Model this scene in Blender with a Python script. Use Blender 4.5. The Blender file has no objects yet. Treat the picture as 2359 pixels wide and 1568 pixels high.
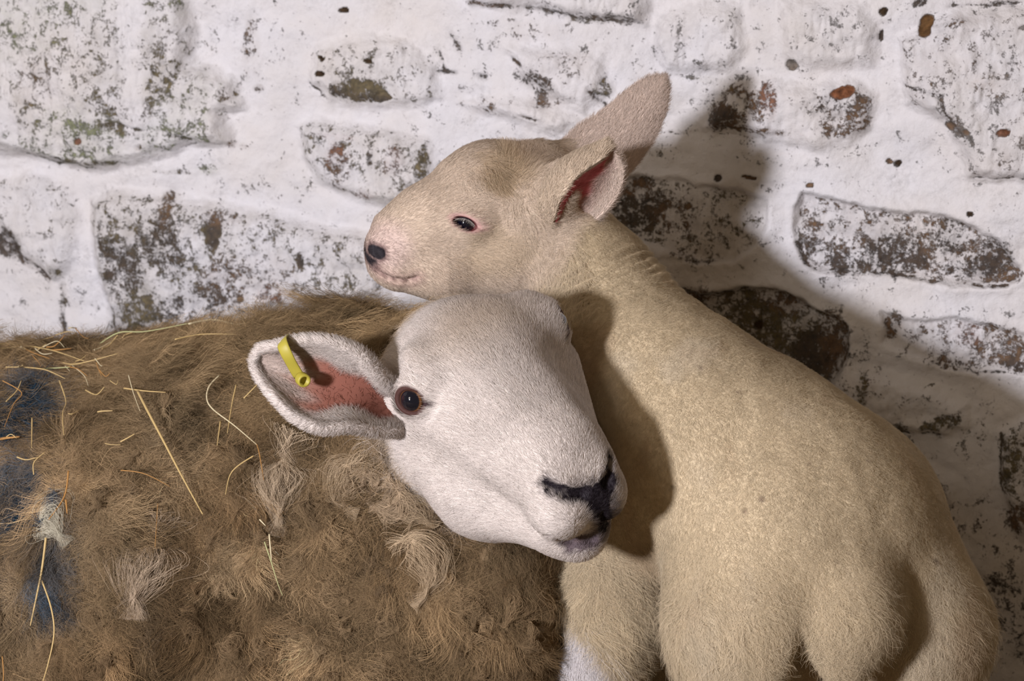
import bpy, math, time
import numpy as np
from mathutils import Matrix, Vector
import openvdb as vdb

T0 = time.time()
FUR = True
WALLRES = 1.0

# ------------------------------------------------------------------ camera
PITCH = math.radians(14.0)
CAM = np.array([0.0, 0.0, 0.97])
FPX = 5000.0
CR = np.array([1.0, 0, 0])                                   # right
CU = np.array([0.0, math.sin(PITCH), math.cos(PITCH)])       # up
CF = np.array([0.0, math.cos(PITCH), -math.sin(PITCH)])      # forward
sc = bpy.context.scene
col = sc.collection
cam_data = bpy.data.cameras.new('camera')
cam = bpy.data.objects.new('camera', cam_data)
col.objects.link(cam)
cam.location = CAM
cam.rotation_euler = (math.pi / 2 - PITCH, 0, 0)
cam_data.sensor_width = 36.0
cam_data.lens = FPX / 2359.0 * 36.0
cam_data.clip_start = 0.05
cam_data.dof.use_dof = True
cam_data.dof.focus_distance = 1.74
cam_data.dof.aperture_fstop = 12.0
sc.camera = cam

# ------------------------------------------------------------------ light
world = bpy.data.worlds.new('world')
sc.world = world
world.use_nodes = True
bgn = world.node_tree.nodes['Background']
bgn.inputs[0].default_value = (1.0, 0.74, 0.48, 1)
bgn.inputs[1].default_value = 0.15


def area(name, loc, target, size, power, color, shape='DISK'):
    l = bpy.data.lights.new(name, 'AREA')
    l.shape = shape
    l.size = size
    l.energy = power
    l.color = color
    o = bpy.data.objects.new(name, l)
    col.objects.link(o)
    o.location = loc
    d = Vector(target) - Vector(loc)
    o.rotation_euler = d.to_track_quat('-Z', 'Y').to_euler()
    return o


area('key_lamp', (-1.22, -0.26, 1.02), (0.1, 1.85, 0.5), 0.22, 68, (0.965, 0.95, 1.03))
area('broad_fill', (-1.9, -0.9, 2.3), (0.0, 1.9, 0.4), 1.1, 18, (1.0, 0.90, 0.80))  # broad soft fill light added high on the left

sc.view_settings.view_transform = 'Standard'
sc.view_settings.look = 'None'
sc.view_settings.gamma = 1.0
sc.view_settings.use_curve_mapping = False
sc.view_settings.exposure = 0.0
sc.cycles_curves.shape = 'RIBBONS'
sc.cycles.max_bounces = 5
sc.cycles.diffuse_bounces = 3
sc.cycles.transparent_max_bounces = 4

# ------------------------------------------------------------------ frames
# work frame: X right, Y up, D distance along the view axis (metres)


def P(px, py, d):
    return np.array([(px - 1179.5) * d / FPX, (784 - py) * d / FPX, d])


def toworld(v):
    v = np.asarray(v, dtype=np.float64)
    return CAM + v[..., 0:1] * CR + v[..., 1:2] * CU + v[..., 2:3] * CF


def towdir(v):
    v = np.asarray(v, dtype=np.float64)
    return v[..., 0:1] * CR + v[..., 1:2] * CU + v[..., 2:3] * CF


def fromworld(w):
    w = np.asarray(w, dtype=np.float64) - CAM
    return np.stack([w @ CR, w @ CU, w @ CF], -1)


DOWN = np.array([0.0, -math.cos(PITCH), math.sin(PITCH)])    # world -Z in the work frame


def unit(v):
    v = np.asarray(v, dtype=np.float64)
    return v / np.maximum(np.linalg.norm(v, axis=-1, keepdims=True), 1e-12)


# ------------------------------------------------------------------ noise
def hash3(i, j, k, s=0):
    with np.errstate(over='ignore'):
        h = (i.astype(np.uint32) * np.uint32(374761393) + j.astype(np.uint32) * np.uint32(668265263)
             + k.astype(np.uint32) * np.uint32(2147483647 & 974711) + np.uint32(s * 144665 + 1013))
        h = (h ^ (h >> np.uint32(13))) * np.uint32(1274126177)
        h = (h ^ (h >> np.uint32(16))) * np.uint32(2246822519)
        h = h ^ (h >> np.uint32(15))
    return (h & np.uint32(0xFFFFFF)).astype(np.float32) / np.float32(0xFFFFFF)


def vnoise(p, s=0):
    """value noise, -1..1"""
    p = np.asarray(p, dtype=np.float32)
    f = np.floor(p)
    i = f.astype(np.int64)
    t = p - f
    t = t * t * (3 - 2 * t)
    out = 0
    for dx in (0, 1):
        wx = t[..., 0] if dx else 1 - t[..., 0]
        for dy in (0, 1):
            wy = t[..., 1] if dy else 1 - t[..., 1]
            for dz in (0, 1):
                wz = t[..., 2] if dz else 1 - t[..., 2]
                out = out + wx * wy * wz * hash3(i[..., 0] + dx, i[..., 1] + dy, i[..., 2] + dz, s)
    return out * 2 - 1


def fbm(p, o=3, s=0):
    a, r, q = 1.0, 0, np.asarray(p, dtype=np.float32)
    n = 0
    for k in range(o):
        r = r + a * vnoise(q, s + k * 7)
        n += a
        a *= 0.5
        q = q * 2.03 + 11.3
    return r / n


def vec_noise(p, s=0):
    return np.stack([vnoise(p, s), vnoise(p + 31.7, s + 1), vnoise(p - 17.1, s + 2)], -1)


def worley(p, cell, s=0):
    """nearest jittered lattice point of each p: returns point and id hash"""
    q = np.asarray(p, dtype=np.float32) / cell
    b = np.floor(q).astype(np.int64)
    best = np.full(len(q), 1e9, np.float32)
    bp = np.zeros_like(q)
    bid = np.zeros(len(q), np.float32)
    for dx in (-1, 0, 1):
        for dy in (-1, 0, 1):
            for dz in (-1, 0, 1):
                c = b + np.array([dx, dy, dz])
                f = np.stack([c[:, 0] + hash3(c[:, 0], c[:, 1], c[:, 2], s),
                              c[:, 1] + hash3(c[:, 0], c[:, 1], c[:, 2], s + 1),
                              c[:, 2] + hash3(c[:, 0], c[:, 1], c[:, 2], s + 2)], -1).astype(np.float32)
                d = ((f - q) ** 2).sum(-1)
                m = d < best
                best[m] = d[m]
                bp[m] = f[m]
                bid[m] = hash3(c[:, 0], c[:, 1], c[:, 2], s + 3)[m]
    return bp * cell, bid, np.sqrt(best) * cell


def sstep(a, b, x):
    t = np.clip((x - a) / (b - a), 0, 1)
    return t * t * (3 - 2 * t)


def mix(a, b, t):
    t = np.asarray(t)[..., None]
    return np.asarray(a) * (1 - t) + np.asarray(b) * t


# ------------------------------------------------------------------ signed distance modelling
def rot_from(f, n):
    """rows: e, f, n of an orthonormal frame with f exact"""
    f = unit(f)
    n = unit(n - f * np.dot(n, f))
    e = np.cross(f, n)
    return np.stack([e, f, n])


class Sdf:
    def __init__(self):
        self.ops = []

    def ell(self, c, r, R=None, k=0.01, cut=False):
        c = np.asarray(c, np.float32); r = np.asarray(r, np.float32)
        R = None if R is None else np.asarray(R, np.float32)

        def f(p):
            q = p - c
            if R is not None:
                q = q @ R.T
            k0 = np.sqrt(((q / r) ** 2).sum(-1)) + 1e-9
            k1 = np.sqrt(((q / (r * r)) ** 2).sum(-1)) + 1e-9
            return k0 * (k0 - 1) / k1
        self.ops.append((f, k, cut, c, float(r.max())))
        return self

    def cap(self, a, ra, b, rb, k=0.01, cut=False):
        a = np.asarray(a, np.float32); b = np.asarray(b, np.float32)
        ba = b - a
        l2 = float(ba @ ba)

        def f(p):
            q = p - a
            h = np.clip(q @ ba / l2, 0, 1)
            return np.sqrt(((q - h[..., None] * ba) ** 2).sum(-1)) - (ra + (rb - ra) * h)
        self.ops.append((f, k, cut, (a + b) / 2, math.sqrt(l2) / 2 + max(ra, rb)))
        return self

    def chain(self, pts, k=0.01, cut=False):
        for (a, ra), (b, rb) in zip(pts[:-1], pts[1:]):
            self.cap(a, ra, b, rb, k, cut)
        return self

    def fn(self, f, k, cut, c, r):
        self.ops.append((f, k, cut, np.asarray(c, np.float32), r))
        return self

    def __call__(self, p):
        d = None
        for f, k, cut, c, r in self.ops:
            if d is None:
                d = f(p)
                continue
            near = ((p - c) ** 2).sum(-1) < (r + k + 0.05) ** 2 if cut or len(p) > 1000 else None
            if cut:
                if not near.any():
                    continue
                g = -f(p[near])
                a = d[near]
                h = np.maximum(k - np.abs(a - g), 0) / k
                d[near] = np.maximum(a, g) + h * h * k * 0.25
            else:
                g = f(p)
                h = np.maximum(k - np.abs(d - g), 0) / k
                d = np.minimum(d, g) - h * h * k * 0.25
        return d


def mesh_sdf(fn, lo, hi, vox):
    B = 8
    lo = np.asarray(lo, float); hi = np.asarray(hi, float)
    nb = np.ceil((hi - lo) / (vox * B)).astype(int)
    I = np.stack(np.meshgrid(*[np.arange(n) for n in nb], indexing='ij'), -1).reshape(-1, 3)
    cen = (lo + (I + 0.5) * B * vox).astype(np.float32)
    dc = fn(cen)
    near = np.abs(dc) < B * vox * 0.87 * 1.9
    arr = np.repeat(np.repeat(np.repeat((np.sign(dc) * vox * 3).reshape(nb).astype(np.float32), B, 0), B, 1), B, 2)
    off = np.stack(np.meshgrid(*[np.arange(B)] * 3, indexing='ij'), -1).reshape(-1, 3)
    idx = I[near]
    CH = 3000
    view = arr.reshape(nb[0], B, nb[1], B, nb[2], B)
    for s in range(0, len(idx), CH):
        b = idx[s:s + CH]
        pts = (lo + (b[:, None, :] * B + off[None]) * vox).astype(np.float32)
        v = fn(pts.reshape(-1, 3)).reshape(len(b), B, B, B)
        view[b[:, 0], :, b[:, 1], :, b[:, 2], :] = np.clip(v, -vox * 3, vox * 3)
    g = vdb.FloatGrid(vox * 3)
    g.copyFromArray(arr)
    pts, quads = g.convertToQuads(0.0)
    pts = np.asarray(pts, np.float64) * vox + lo
    return pts, np.asarray(quads, np.int64)


def cut_mesh(V, F, keep):
    fc = V[F].mean(1)
    F = F[keep(fc)]
    used = np.zeros(len(V), bool)
    used[F.ravel()] = True
    m = np.cumsum(used) - 1
    return V[used], m[F]


def join(parts):
    Vs, Fs, n = [], [], 0
    for V, F in parts:
        if F.shape[1] == 3:
            F = np.concatenate([F, F[:, -1:]], 1)
        Vs.append(V)
        Fs.append(F + n)
        n += len(V)
    return np.concatenate(Vs), np.concatenate(Fs)


def face_normals(V, F):
    return np.cross(V[F[:, 2]] - V[F[:, 0]], V[F[:, 3]] - V[F[:, 1]])


def vert_normals(V, F):
    fn_ = face_normals(V, F)
    N = np.zeros_like(V)
    for k in range(4):
        for a in range(3):
            N[:, a] += np.bincount(F[:, k], fn_[:, a], len(V))
    return unit(N)


def orient(V, F):
    """make the quads of a closed piece face outwards (in the work frame)"""
    c = V.mean(0)
    vol = (face_normals(V, F) * (V[F].mean(1) - c)).sum()
    return F if vol > 0 else F[:, ::-1]


# ------------------------------------------------------------------ objects
def mesh_obj(name, V, F, mat, parent=None, base=None, colors=None, smooth=True, world_space=False):
    """V in the work frame (or world). base = world position of the origin (inherits the parent's)."""
    W = V if world_space else toworld(V)
    if parent is not None:
        base = np.array(parent['_base'])
    if base is None:
        base = np.array([W[:, 0].mean(), W[:, 1].mean(), W[:, 2].min()])
    L = (W - base).astype(np.float32)
    me = bpy.data.meshes.new(name)
    me.vertices.add(len(L))
    me.vertices.foreach_set('co', L.ravel())
    if isinstance(F, np.ndarray):
        # triangles are stored with a repeated last index
        tri = F[:, 3] == F[:, 2]
        cnt = np.where(tri, 3, 4)
        loops = F.ravel()[np.stack([np.ones(len(F), bool)] * 3 + [~tri], 1).ravel()]
    else:
        cnt = np.array([len(f) for f in F])
        loops = np.concatenate([np.asarray(f) for f in F])
    me.loops.add(len(loops))
    # the work frame is left handed, so turn the winding when it is used
    starts = np.concatenate([[0], np.cumsum(cnt)[:-1]])
    if not world_space:
        out = loops.copy()
        for n in np.unique(cnt):
            s = starts[cnt == n]
            for k in range(n):
                out[s + k] = loops[s + n - 1 - k]
        loops = out
    me.loops.foreach_set('vertex_index', loops.astype(np.int32))
    me.polygons.add(len(cnt))
    me.polygons.foreach_set('loop_start', starts.astype(np.int32))
    me.polygons.foreach_set('loop_total', cnt.astype(np.int32))
    me.update(calc_edges=True)
    if smooth:
        me.shade_smooth()
    if colors is not None:
        for nm, c in (colors.items() if isinstance(colors, dict) else [('col', colors)]):
            if c.ndim == 2:
                a = me.attributes.new(nm, 'FLOAT_COLOR', 'POINT')
                c4 = np.ones((len(c), 4), np.float32)
                c4[:, :3] = c
                a.data.foreach_set('color', c4.ravel())
            else:
                a = me.attributes.new(nm, 'FLOAT', 'POINT')
                a.data.foreach_set('value', c.astype(np.float32))
    me.materials.append(mat)
    o = bpy.data.objects.new(name, me)
    col.objects.link(o)
    if parent is not None:
        o.parent = parent
    else:
        o.location = base
    o['_base'] = [float(x) for x in base]
    return o


def tag(o, label=None, cat=None, group=None, kind=None):
    if label: o['label'] = label
    if cat: o['category'] = cat
    if group: o['group'] = group
    if kind: o['kind'] = kind
    return o


def hair_obj(name, pts, radius, colors, normals, mat, parent, rad_profile=None):
    """pts (n, k, 3) in the work frame"""
    n, k, _ = pts.shape
    W = toworld(pts) - np.array(parent['_base'])
    cu = bpy.data.hair_curves.new(name)
    cu.add_curves([k] * n)
    cu.attributes['position'].data.foreach_set('vector', W.astype(np.float32).ravel()) if 'position' in cu.attributes \
        else cu.position_data.foreach_set('vector', W.astype(np.float32).ravel())
    if rad_profile is None:
        rad_profile = np.linspace(1, 0.25, k)
    r = (np.asarray(radius).reshape(-1, 1) * rad_profile[None]).astype(np.float32)
    r = np.broadcast_to(r, (n, k))
    ra = cu.attributes.get('radius') or cu.attributes.new('radius', 'FLOAT', 'POINT')
    ra.data.foreach_set('value', np.ascontiguousarray(r).ravel())
    ca = cu.attributes.new('col', 'FLOAT_COLOR', 'CURVE')
    c4 = np.ones((n, 4), np.float32)
    c4[:, :3] = colors
    ca.data.foreach_set('color', c4.ravel())
    na = cu.attributes.new('sn', 'FLOAT_VECTOR', 'CURVE')
    na.data.foreach_set('vector', towdir(normals).astype(np.float32).ravel())
    cu.materials.append(mat)
    o = bpy.data.objects.new(name, cu)
    col.objects.link(o)
    o.parent = parent
    return o


# ------------------------------------------------------------------ materials
def new_mat(name):
    m = bpy.data.materials.new(name)
    m.use_nodes = True
    nt = m.node_tree
    nt.nodes.clear()
    out = nt.nodes.new('ShaderNodeOutputMaterial')
    b = nt.nodes.new('ShaderNodeBsdfPrincipled')
    nt.links.new(b.outputs[0], out.inputs[0])
    return m, nt, b, out


def attr_node(nt, name):
    a = nt.nodes.new('ShaderNodeAttribute')
    a.attribute_name = name
    return a


def mat_skin(name, rough=0.75, bump=0.15, bscale=900, spec=0.25):
    m, nt, b, out = new_mat(name)
    a = attr_node(nt, 'col')
    nz = nt.nodes.new('ShaderNodeTexNoise')
    nz.inputs['Scale'].default_value = bscale
    tc = nt.nodes.new('ShaderNodeTexCoord')
    nt.links.new(tc.outputs['Object'], nz.inputs['Vector'])
    bp = nt.nodes.new('ShaderNodeBump')
    bp.inputs['Strength'].default_value = bump
    bp.inputs['Distance'].default_value = 0.001
    nt.links.new(nz.outputs['Fac'], bp.inputs['Height'])
    nt.links.new(a.outputs['Color'], b.inputs['Base Color'])
    nt.links.new(bp.outputs[0], b.inputs['Normal'])
    b.inputs['Roughness'].default_value = rough
    b.inputs['Specular IOR Level'].default_value = spec
    return m


def mat_hair(name, normal_mix=0.75, gloss=0.0):
    m, nt, b, out = new_mat(name)
    nt.nodes.remove(b)
    a = attr_node(nt, 'col')
    n = attr_node(nt, 'sn')
    geo = nt.nodes.new('ShaderNodeNewGeometry')
    mx = nt.nodes.new('ShaderNodeMix')
    mx.data_type = 'VECTOR'
    mx.inputs[0].default_value = normal_mix
    nt.links.new(geo.outputs['Normal'], mx.inputs[4])
    nt.links.new(n.outputs['Vector'], mx.inputs[5])
    nm = nt.nodes.new('ShaderNodeVectorMath')
    nm.operation = 'NORMALIZE'
    nt.links.new(mx.outputs[1], nm.inputs[0])
    d = nt.nodes.new('ShaderNodeBsdfDiffuse')
    nt.links.new(a.outputs['Color'], d.inputs['Color'])
    nt.links.new(nm.outputs[0], d.inputs['Normal'])
    nt.links.new(d.outputs[0], out.inputs[0])
    return m


def mat_plain(name, color, rough=0.6, spec=0.3, coat=0.0):
    m, nt, b, out = new_mat(name)
    b.inputs['Base Color'].default_value = (*color, 1)
    b.inputs['Roughness'].default_value = rough
    b.inputs['Specular IOR Level'].default_value = spec
    b.inputs['Coat Weight'].default_value = coat
    b.inputs['Coat Roughness'].default_value = 0.03
    return m, nt, b


# ================================================================== WALL
# vertical wall, running a little away from the camera towards the left
WP = np.array([0.49, 2.06, 0.0])
WS = unit(np.array([1.0, -0.317, 0.0]))            # along the wall, to the right
WN = unit(np.array([-0.317, -1.0, 0.0]))           # out of the wall, into the pen


def px_of(W):
    q = fromworld(W)
    return np.stack([q[..., 0] * FPX / q[..., 2] + 1179.5, 784 - q[..., 1] * FPX / q[..., 2]], -1)


def axis(lo, hi, f0, f1, fine, coarse):
    a = np.arange(lo, f0, coarse)
    b = np.arange(f0, f1, fine)
    c = np.arange(f1, hi + coarse, coarse)
    return np.concatenate([a, b, c])


BRN, DRK, OLV, TAN, GRN, RUST, GRY = ((.125, .065, .025), (.045, .027, .014), (.120, .092, .038), (.27, .17, .095),
                                      (.19, .205, .105), (.190, .075, .035), (.17, .155, .140))
# exposed stones: outline in the plane of the wall, relief (m), dirt density, colour
STONES = [
    ([(1838, 480), (1850, 452), (1920, 462), (2000, 478), (2080, 492), (2150, 498), (2240, 520), (2300, 548), (2318, 590), (2350, 618),
      (2345, 645), (2320, 660), (2230, 655), (2140, 645), (2040, 630), (1960, 632), (1890, 625), (1855, 605), (1835, 575), (1828, 530)], -.006, .43, BRN),
    ([(2035, 722), (2100, 737), (2200, 730), (2240, 735), (2300, 760), (2400, 785), (2400, 870), (2300, 850), (2250, 857), (2180, 845),
      (2100, 820), (2030, 792), (2040, 755)], -.004, .36, BRN),
    ([(1415, 425), (1450, 405), (1540, 410), (1600, 430), (1700, 440), (1770, 465), (1762, 520), (1735, 570), (1690, 600), (1610, 600),
      (1540, 575), (1460, 545), (1400, 500)], -.004, .38, OLV),
    ([(1515, 648), (1560, 672), (1620, 680), (1700, 668), (1780, 668), (1840, 690), (1880, 715), (1945, 745), (1952, 800), (1935, 870), (1900, 925),
      (1830, 890), (1600, 780)], -.012, .50, OLV),
    ([(1950, 850), (2050, 862), (2150, 895), (2222, 935), (2218, 985), (2170, 1002), (2080, 990), (2000, 972), (1930, 950)], .006, .20, OLV),
    ([(2308, 1000), (2359, 965), (2430, 960), (2430, 1230), (2359, 1240), (2325, 1200), (2310, 1110)], .008, .42, OLV),
    ([(1622, 295), (1650, 245), (1700, 200), (1780, 180), (1850, 200), (1950, 190), (2010, 220), (2003, 290), (1960, 325), (1880, 342),
      (1780, 320), (1700, 305), (1640, 310)], .007, .22, BRN),
    ([(2080, 90), (2200, 40), (2420, 20), (2420, 415), (2300, 408), (2230, 400), (2215, 330), (2180, 270), (2090, 240)], .010, .33, BRN),
    ([(1530, 40), (1620, 5), (1700, 25), (1710, 110), (1690, 160), (1540, 165), (1510, 110)], .006, .24, GRY),
    ([(1800, 10), (1990, 15), (2020, 80), (2010, 150), (1880, 150), (1810, 120)], .006, .24, GRY),
    ([(1050, -60), (1480, -60), (1490, 20), (1478, 55), (1430, 50), (1330, 38), (1250, 20), (1100, 2)], .010, .20, GRY),
    ([(735, 105), (830, 85), (930, 100), (1005, 150), (1010, 215), (940, 238), (850, 240), (760, 225), (725, 190)], .008, .33, OLV),
    ([(695, 290), (730, 275), (800, 285), (900, 305), (985, 318), (1008, 370), (985, 425), (940, 455), (880, 462), (800, 442), (740, 412), (706, 360)], .008, .36, OLV),
    ([(218, 470), (280, 445), (380, 452), (430, 468), (540, 480), (640, 500), (760, 530), (870, 540), (900, 600), (890, 680), (800, 690), (600, 720),
      (450, 760), (270, 780), (250, 690), (225, 590)], .012, .40, OLV),
    ([(-120, 400), (60, 405), (150, 430), (180, 500), (160, 600), (120, 640), (60, 590), (-20, 510), (-120, 500)], .008, .30, OLV),
    ([(-120, -60), (120, -70), (430, -60), (450, 60), (440, 150), (545, 180), (560, 250), (520, 262), (535, 320), (430, 322), (400, 345), (300, 378), (210, 392), (120, 368), (60, 352), (-120, 335)], .014, .40, GRN),
    ([(1170, 110), (1260, 120), (1380, 130), (1400, 210), (1350, 260), (1290, 230), (1220, 180)], .006, .22, BRN),
    ([(1060, 230), (1180, 225), (1290, 250), (1330, 280), (1290, 300), (1180, 275)], .005, .25, BRN),
    ([(2060, 1095), (2130, 1070), (2200, 1110), (2190, 1150), (2100, 1150)], .004, .35, DRK),
]
# dirt patches, and broad darker areas low on the right: x, y, rx, ry, angle, density, colour
PATCH = [
    (1900, 590, 80, 30, 20, .55, DRK), (2010, 590, 120, 34, -25, .55, DRK), (2060, 600, 80, 45, 0, .60, DRK), (2190, 545, 45, 45, 0, .48, DRK), (2290, 600, 45, 50, 40, .68, DRK),
    (2110, 525, 60, 28, 0, .45, BRN), (2230, 620, 60, 28, 0, .5, DRK), (2330, 635, 25, 20, 0, .6, BRN),
    (2310, 800, 90, 50, 15, .55, BRN), (2230, 770, 40, 30, 0, .42, RUST), (2060, 745, 18, 38, 20, .6, BRN), (2110, 760, 30, 14, 20, .45, BRN), (2200, 845, 60, 12, 8, .55, BRN), (2340, 850, 40, 14, 8, .7, DRK),
    (1470, 480, 75, 75, 0, .62, DRK), (1560, 500, 60, 60, 0, .45, BRN), (1600, 590, 80, 16, 5, .45, BRN), (1460, 430, 50, 25, 0, .5, BRN),
    (1600, 680, 90, 24, 8, .55, BRN), (1730, 750, 110, 60, 20, .62, OLV), (1870, 830, 60, 70, 0, .8, DRK), (1800, 700, 60, 30, 10, .5, BRN), (1920, 790, 40, 90, 0, .6, BRN), (1740, 760, 12, 9, 0, .95, DRK),
    (2170, 970, 45, 22, -20, .58, DRK), (2060, 975, 90, 10, 8, .5, DRK), (2110, 920, 80, 20, 10, .35, DRK), (1980, 880, 60, 60, 0, .35, BRN),
    (2330, 1060, 24, 70, 0, .6, OLV), (2345, 1190, 30, 45, 0, .6, BRN), (2120, 1110, 60, 28, 15, .55, OLV), (2190, 1250, 130, 110, 0, .30, BRN), (2300, 1420, 140, 130, 0, .45, DRK),
    (1700, 245, 75, 55, -25, .50, BRN), (1665, 275, 38, 28, -35, .75, DRK), (1775, 225, 24, 50, 0, .55, RUST), (1740, 300, 90, 10, 5, .55, BRN), (1980, 260, 34, 60, 0, .55, BRN), (1910, 240, 60, 30, 0, .52, DRK), (1945, 285, 60, 35, 0, .50, BRN),
    (2250, 240, 100, 90, 0, .34, GRY), (2290, 190, 60, 30, 20, .4, TAN), (2140, 205, 50, 8, 10, .48, DRK), (2220, 300, 16, 60, -35, .5, BRN), (2320, 120, 60, 60, 0, .33, GRY),
    (1580, 90, 60, 60, 0, .32, GRY), (1690, 60, 20, 60, 0, .32, OLV), (1900, 60, 70, 40, 0, .36, GRY), (1640, 190, 60, 12, 15, .4, OLV), (1580, 260, 60, 50, 0, .25, GRY), (1720, 350, 120, 10, 5, .18, TAN),
    (1420, 45, 60, 14, 8, .62, BRN), (1320, 40, 90, 10, 12, .45, OLV), (1130, 5, 60, 8, 5, .6, BRN), (1440, 30, 50, 30, 0, .3, GRY),
    (850, 205, 52, 26, 8, .80, DRK), (795, 205, 30, 22, 0, .6, DRK), (890, 218, 20, 10, 0, .9, DRK), (870, 170, 100, 50, 0, .38, OLV), (745, 150, 30, 50, 0, .25, OLV), (860, 135, 9, 6, 20, 1, DRK), (748, 127, 10, 6, 20, 1, DRK), (745, 165, 9, 7, 0, 1, DRK), (795, 26, 9, 7, 30, 1, DRK),
    (785, 360, 28, 42, -25, .55, RUST), (790, 400, 30, 40, 0, .42, BRN), (868, 360, 10, 26, 0, .62, DRK), (925, 365, 26, 34, 0, .50, RUST), (985, 365, 16, 40, 0, .55, OLV), (725, 315, 30, 36, 0, .42, OLV), (850, 440, 30, 14, 0, .5, RUST), (780, 310, 50, 10, 8, .4, RUST),
    (300, 560, 50, 90, -15, .50, OLV), (300, 620, 48, 80, -15, .60, DRK), (390, 560, 60, 70, -30, .58, DRK), (505, 535, 20, 42, 10, .85, DRK), (395, 480, 22, 40, 0, .55, BRN), (310, 480, 70, 20, 0, .42, OLV), (530, 650, 60, 70, 0, .50, BRN),
    (600, 545, 60, 60, 0, .36, OLV), (340, 720, 60, 60, 0, .62, OLV), (280, 760, 30, 30, 0, .6, DRK), (620, 640, 100, 60, 0, .40, BRN), (520, 500, 40, 20, 0, .5, BRN), (660, 530, 60, 10, 5, .42, OLV), (780, 560, 80, 40, 0, .22, OLV), (708, 590, 8, 26, 0, .7, DRK), (790, 640, 80, 60, 0, .2, OLV), (460, 700, 90, 50, 0, .44, DRK), (640, 680, 50, 20, 0, .5, RUST),
    (15, 560, 40, 34, 35, .62, DRK), (70, 610, 50, 12, 45, .55, BRN), (125, 620, 14, 24, -25, .5, OLV), (70, 440, 60, 50, 0, .32, OLV), (140, 690, 8, 60, 0, .42, OLV), (30, 480, 60, 30, 0, .28, OLV),
    (60, 260, 60, 70, 0, .42, OLV), (120, 180, 60, 60, 0, .3, BRN), (390, 150, 34, 60, 0, .50, OLV), (400, 80, 30, 30, 0, .38, BRN), (250, 200, 60, 70, 0, .38, OLV), (330, 240, 50, 50, 0, .36, BRN), (240, 290, 100, 18, 0, .55, GRN), (300, 290, 60, 14, 15, .6, OLV), (440, 300, 80, 12, 12, .5, GRN),
    (160, 340, 80, 30, 0, .5, GRN), (60, 320, 80, 20, 8, .5, GRN), (210, 370, 100, 8, 5, .6, OLV), (480, 390, 30, 16, 0, .45, GRN), (400, 400, 60, 6, 5, .4, OLV), (150, 362, 8, 6, 0, .9, DRK), (200, 315, 8, 7, 0, .9, RUST), (340, 335, 8, 7, 0, .8, BRN),
    (585, 110, 22, 90, 0, .52, BRN), (595, 205, 12, 10, 0, .7, BRN), (540, 215, 16, 30, 0, .5, BRN), (540, 330, 14, 12, 0, .7, RUST), (565, 340, 10, 10, 0, .6, RUST), (560, 280, 60, 50, 0, .25, OLV),
    (1240, 190, 60, 22, 25, .55, DRK), (1300, 150, 60, 30, 0, .34, BRN), (1390, 205, 20, 26, -20, .55, OLV), (1110, 245, 90, 20, 10, .3, BRN), (1130, 245, 30, 16, 0, .45, BRN), (1265, 235, 40, 16, 10, .4, BRN),
    (2135, 60, 17, 24, 25, 1, BRN), (2040, 30, 9, 8, 0, 1, DRK), (2030, 85, 5, 14, 10, .9, DRK), (1828, 147, 14, 14, 0, .95, TAN), (1942, 212, 26, 14, -10, 1, RUST), (2120, 5, 20, 12, 0, .6, DRK), (2315, 298, 16, 9, 0, 1, RUST), (330, 120, 200, 120, 0, .33, OLV), (1700, 120, 260, 60, 0, .27, GRY), (2150, 330, 160, 60, 0, .25, GRY), (1500, 250, 60, 120, 0, .28, OLV), (1230, 60, 90, 40, 0, .30, BRN), (640, 420, 90, 50, 0, .27, OLV), (2180, 1010, 170, 60, 0, .32, OLV), (2170, 1300, 150, 180, 0, .34, DRK), (2070, 375, 8, 8, 0, 1, DRK), (2050, 370, 7, 6, 0, .9, BRN),
    (1725, 411, 20, 5, 5, .9, BRN), (1652, 413, 9, 9, 0, .9, DRK), (1870, 430, 8, 6, 0, .9, BRN), (2236, 492, 7, 7, 0, 1, DRK), (2355, 65, 10, 6, 0, .9, GRY), (2230, 300, 8, 6, 0, .8, BRN), (2195, 285, 12, 10, 0, .8, BRN),
    (1660, 620, 120, 30, 5, .27, OLV), (2100, 700, 250, 30, 5, .26, GRY), (1800, 540, 40, 90, 0, .22, GRY), (740, 500, 90, 30, 0, .28, GRY), (1280, 20, 100, 30, 0, .2, GRY), (2260, 900, 90, 40, 0, .24, GRY), (1980, 800, 30, 60, 0, .36, DRK), (1990, 900, 14, 50, 0, .5, OLV),
]
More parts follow.
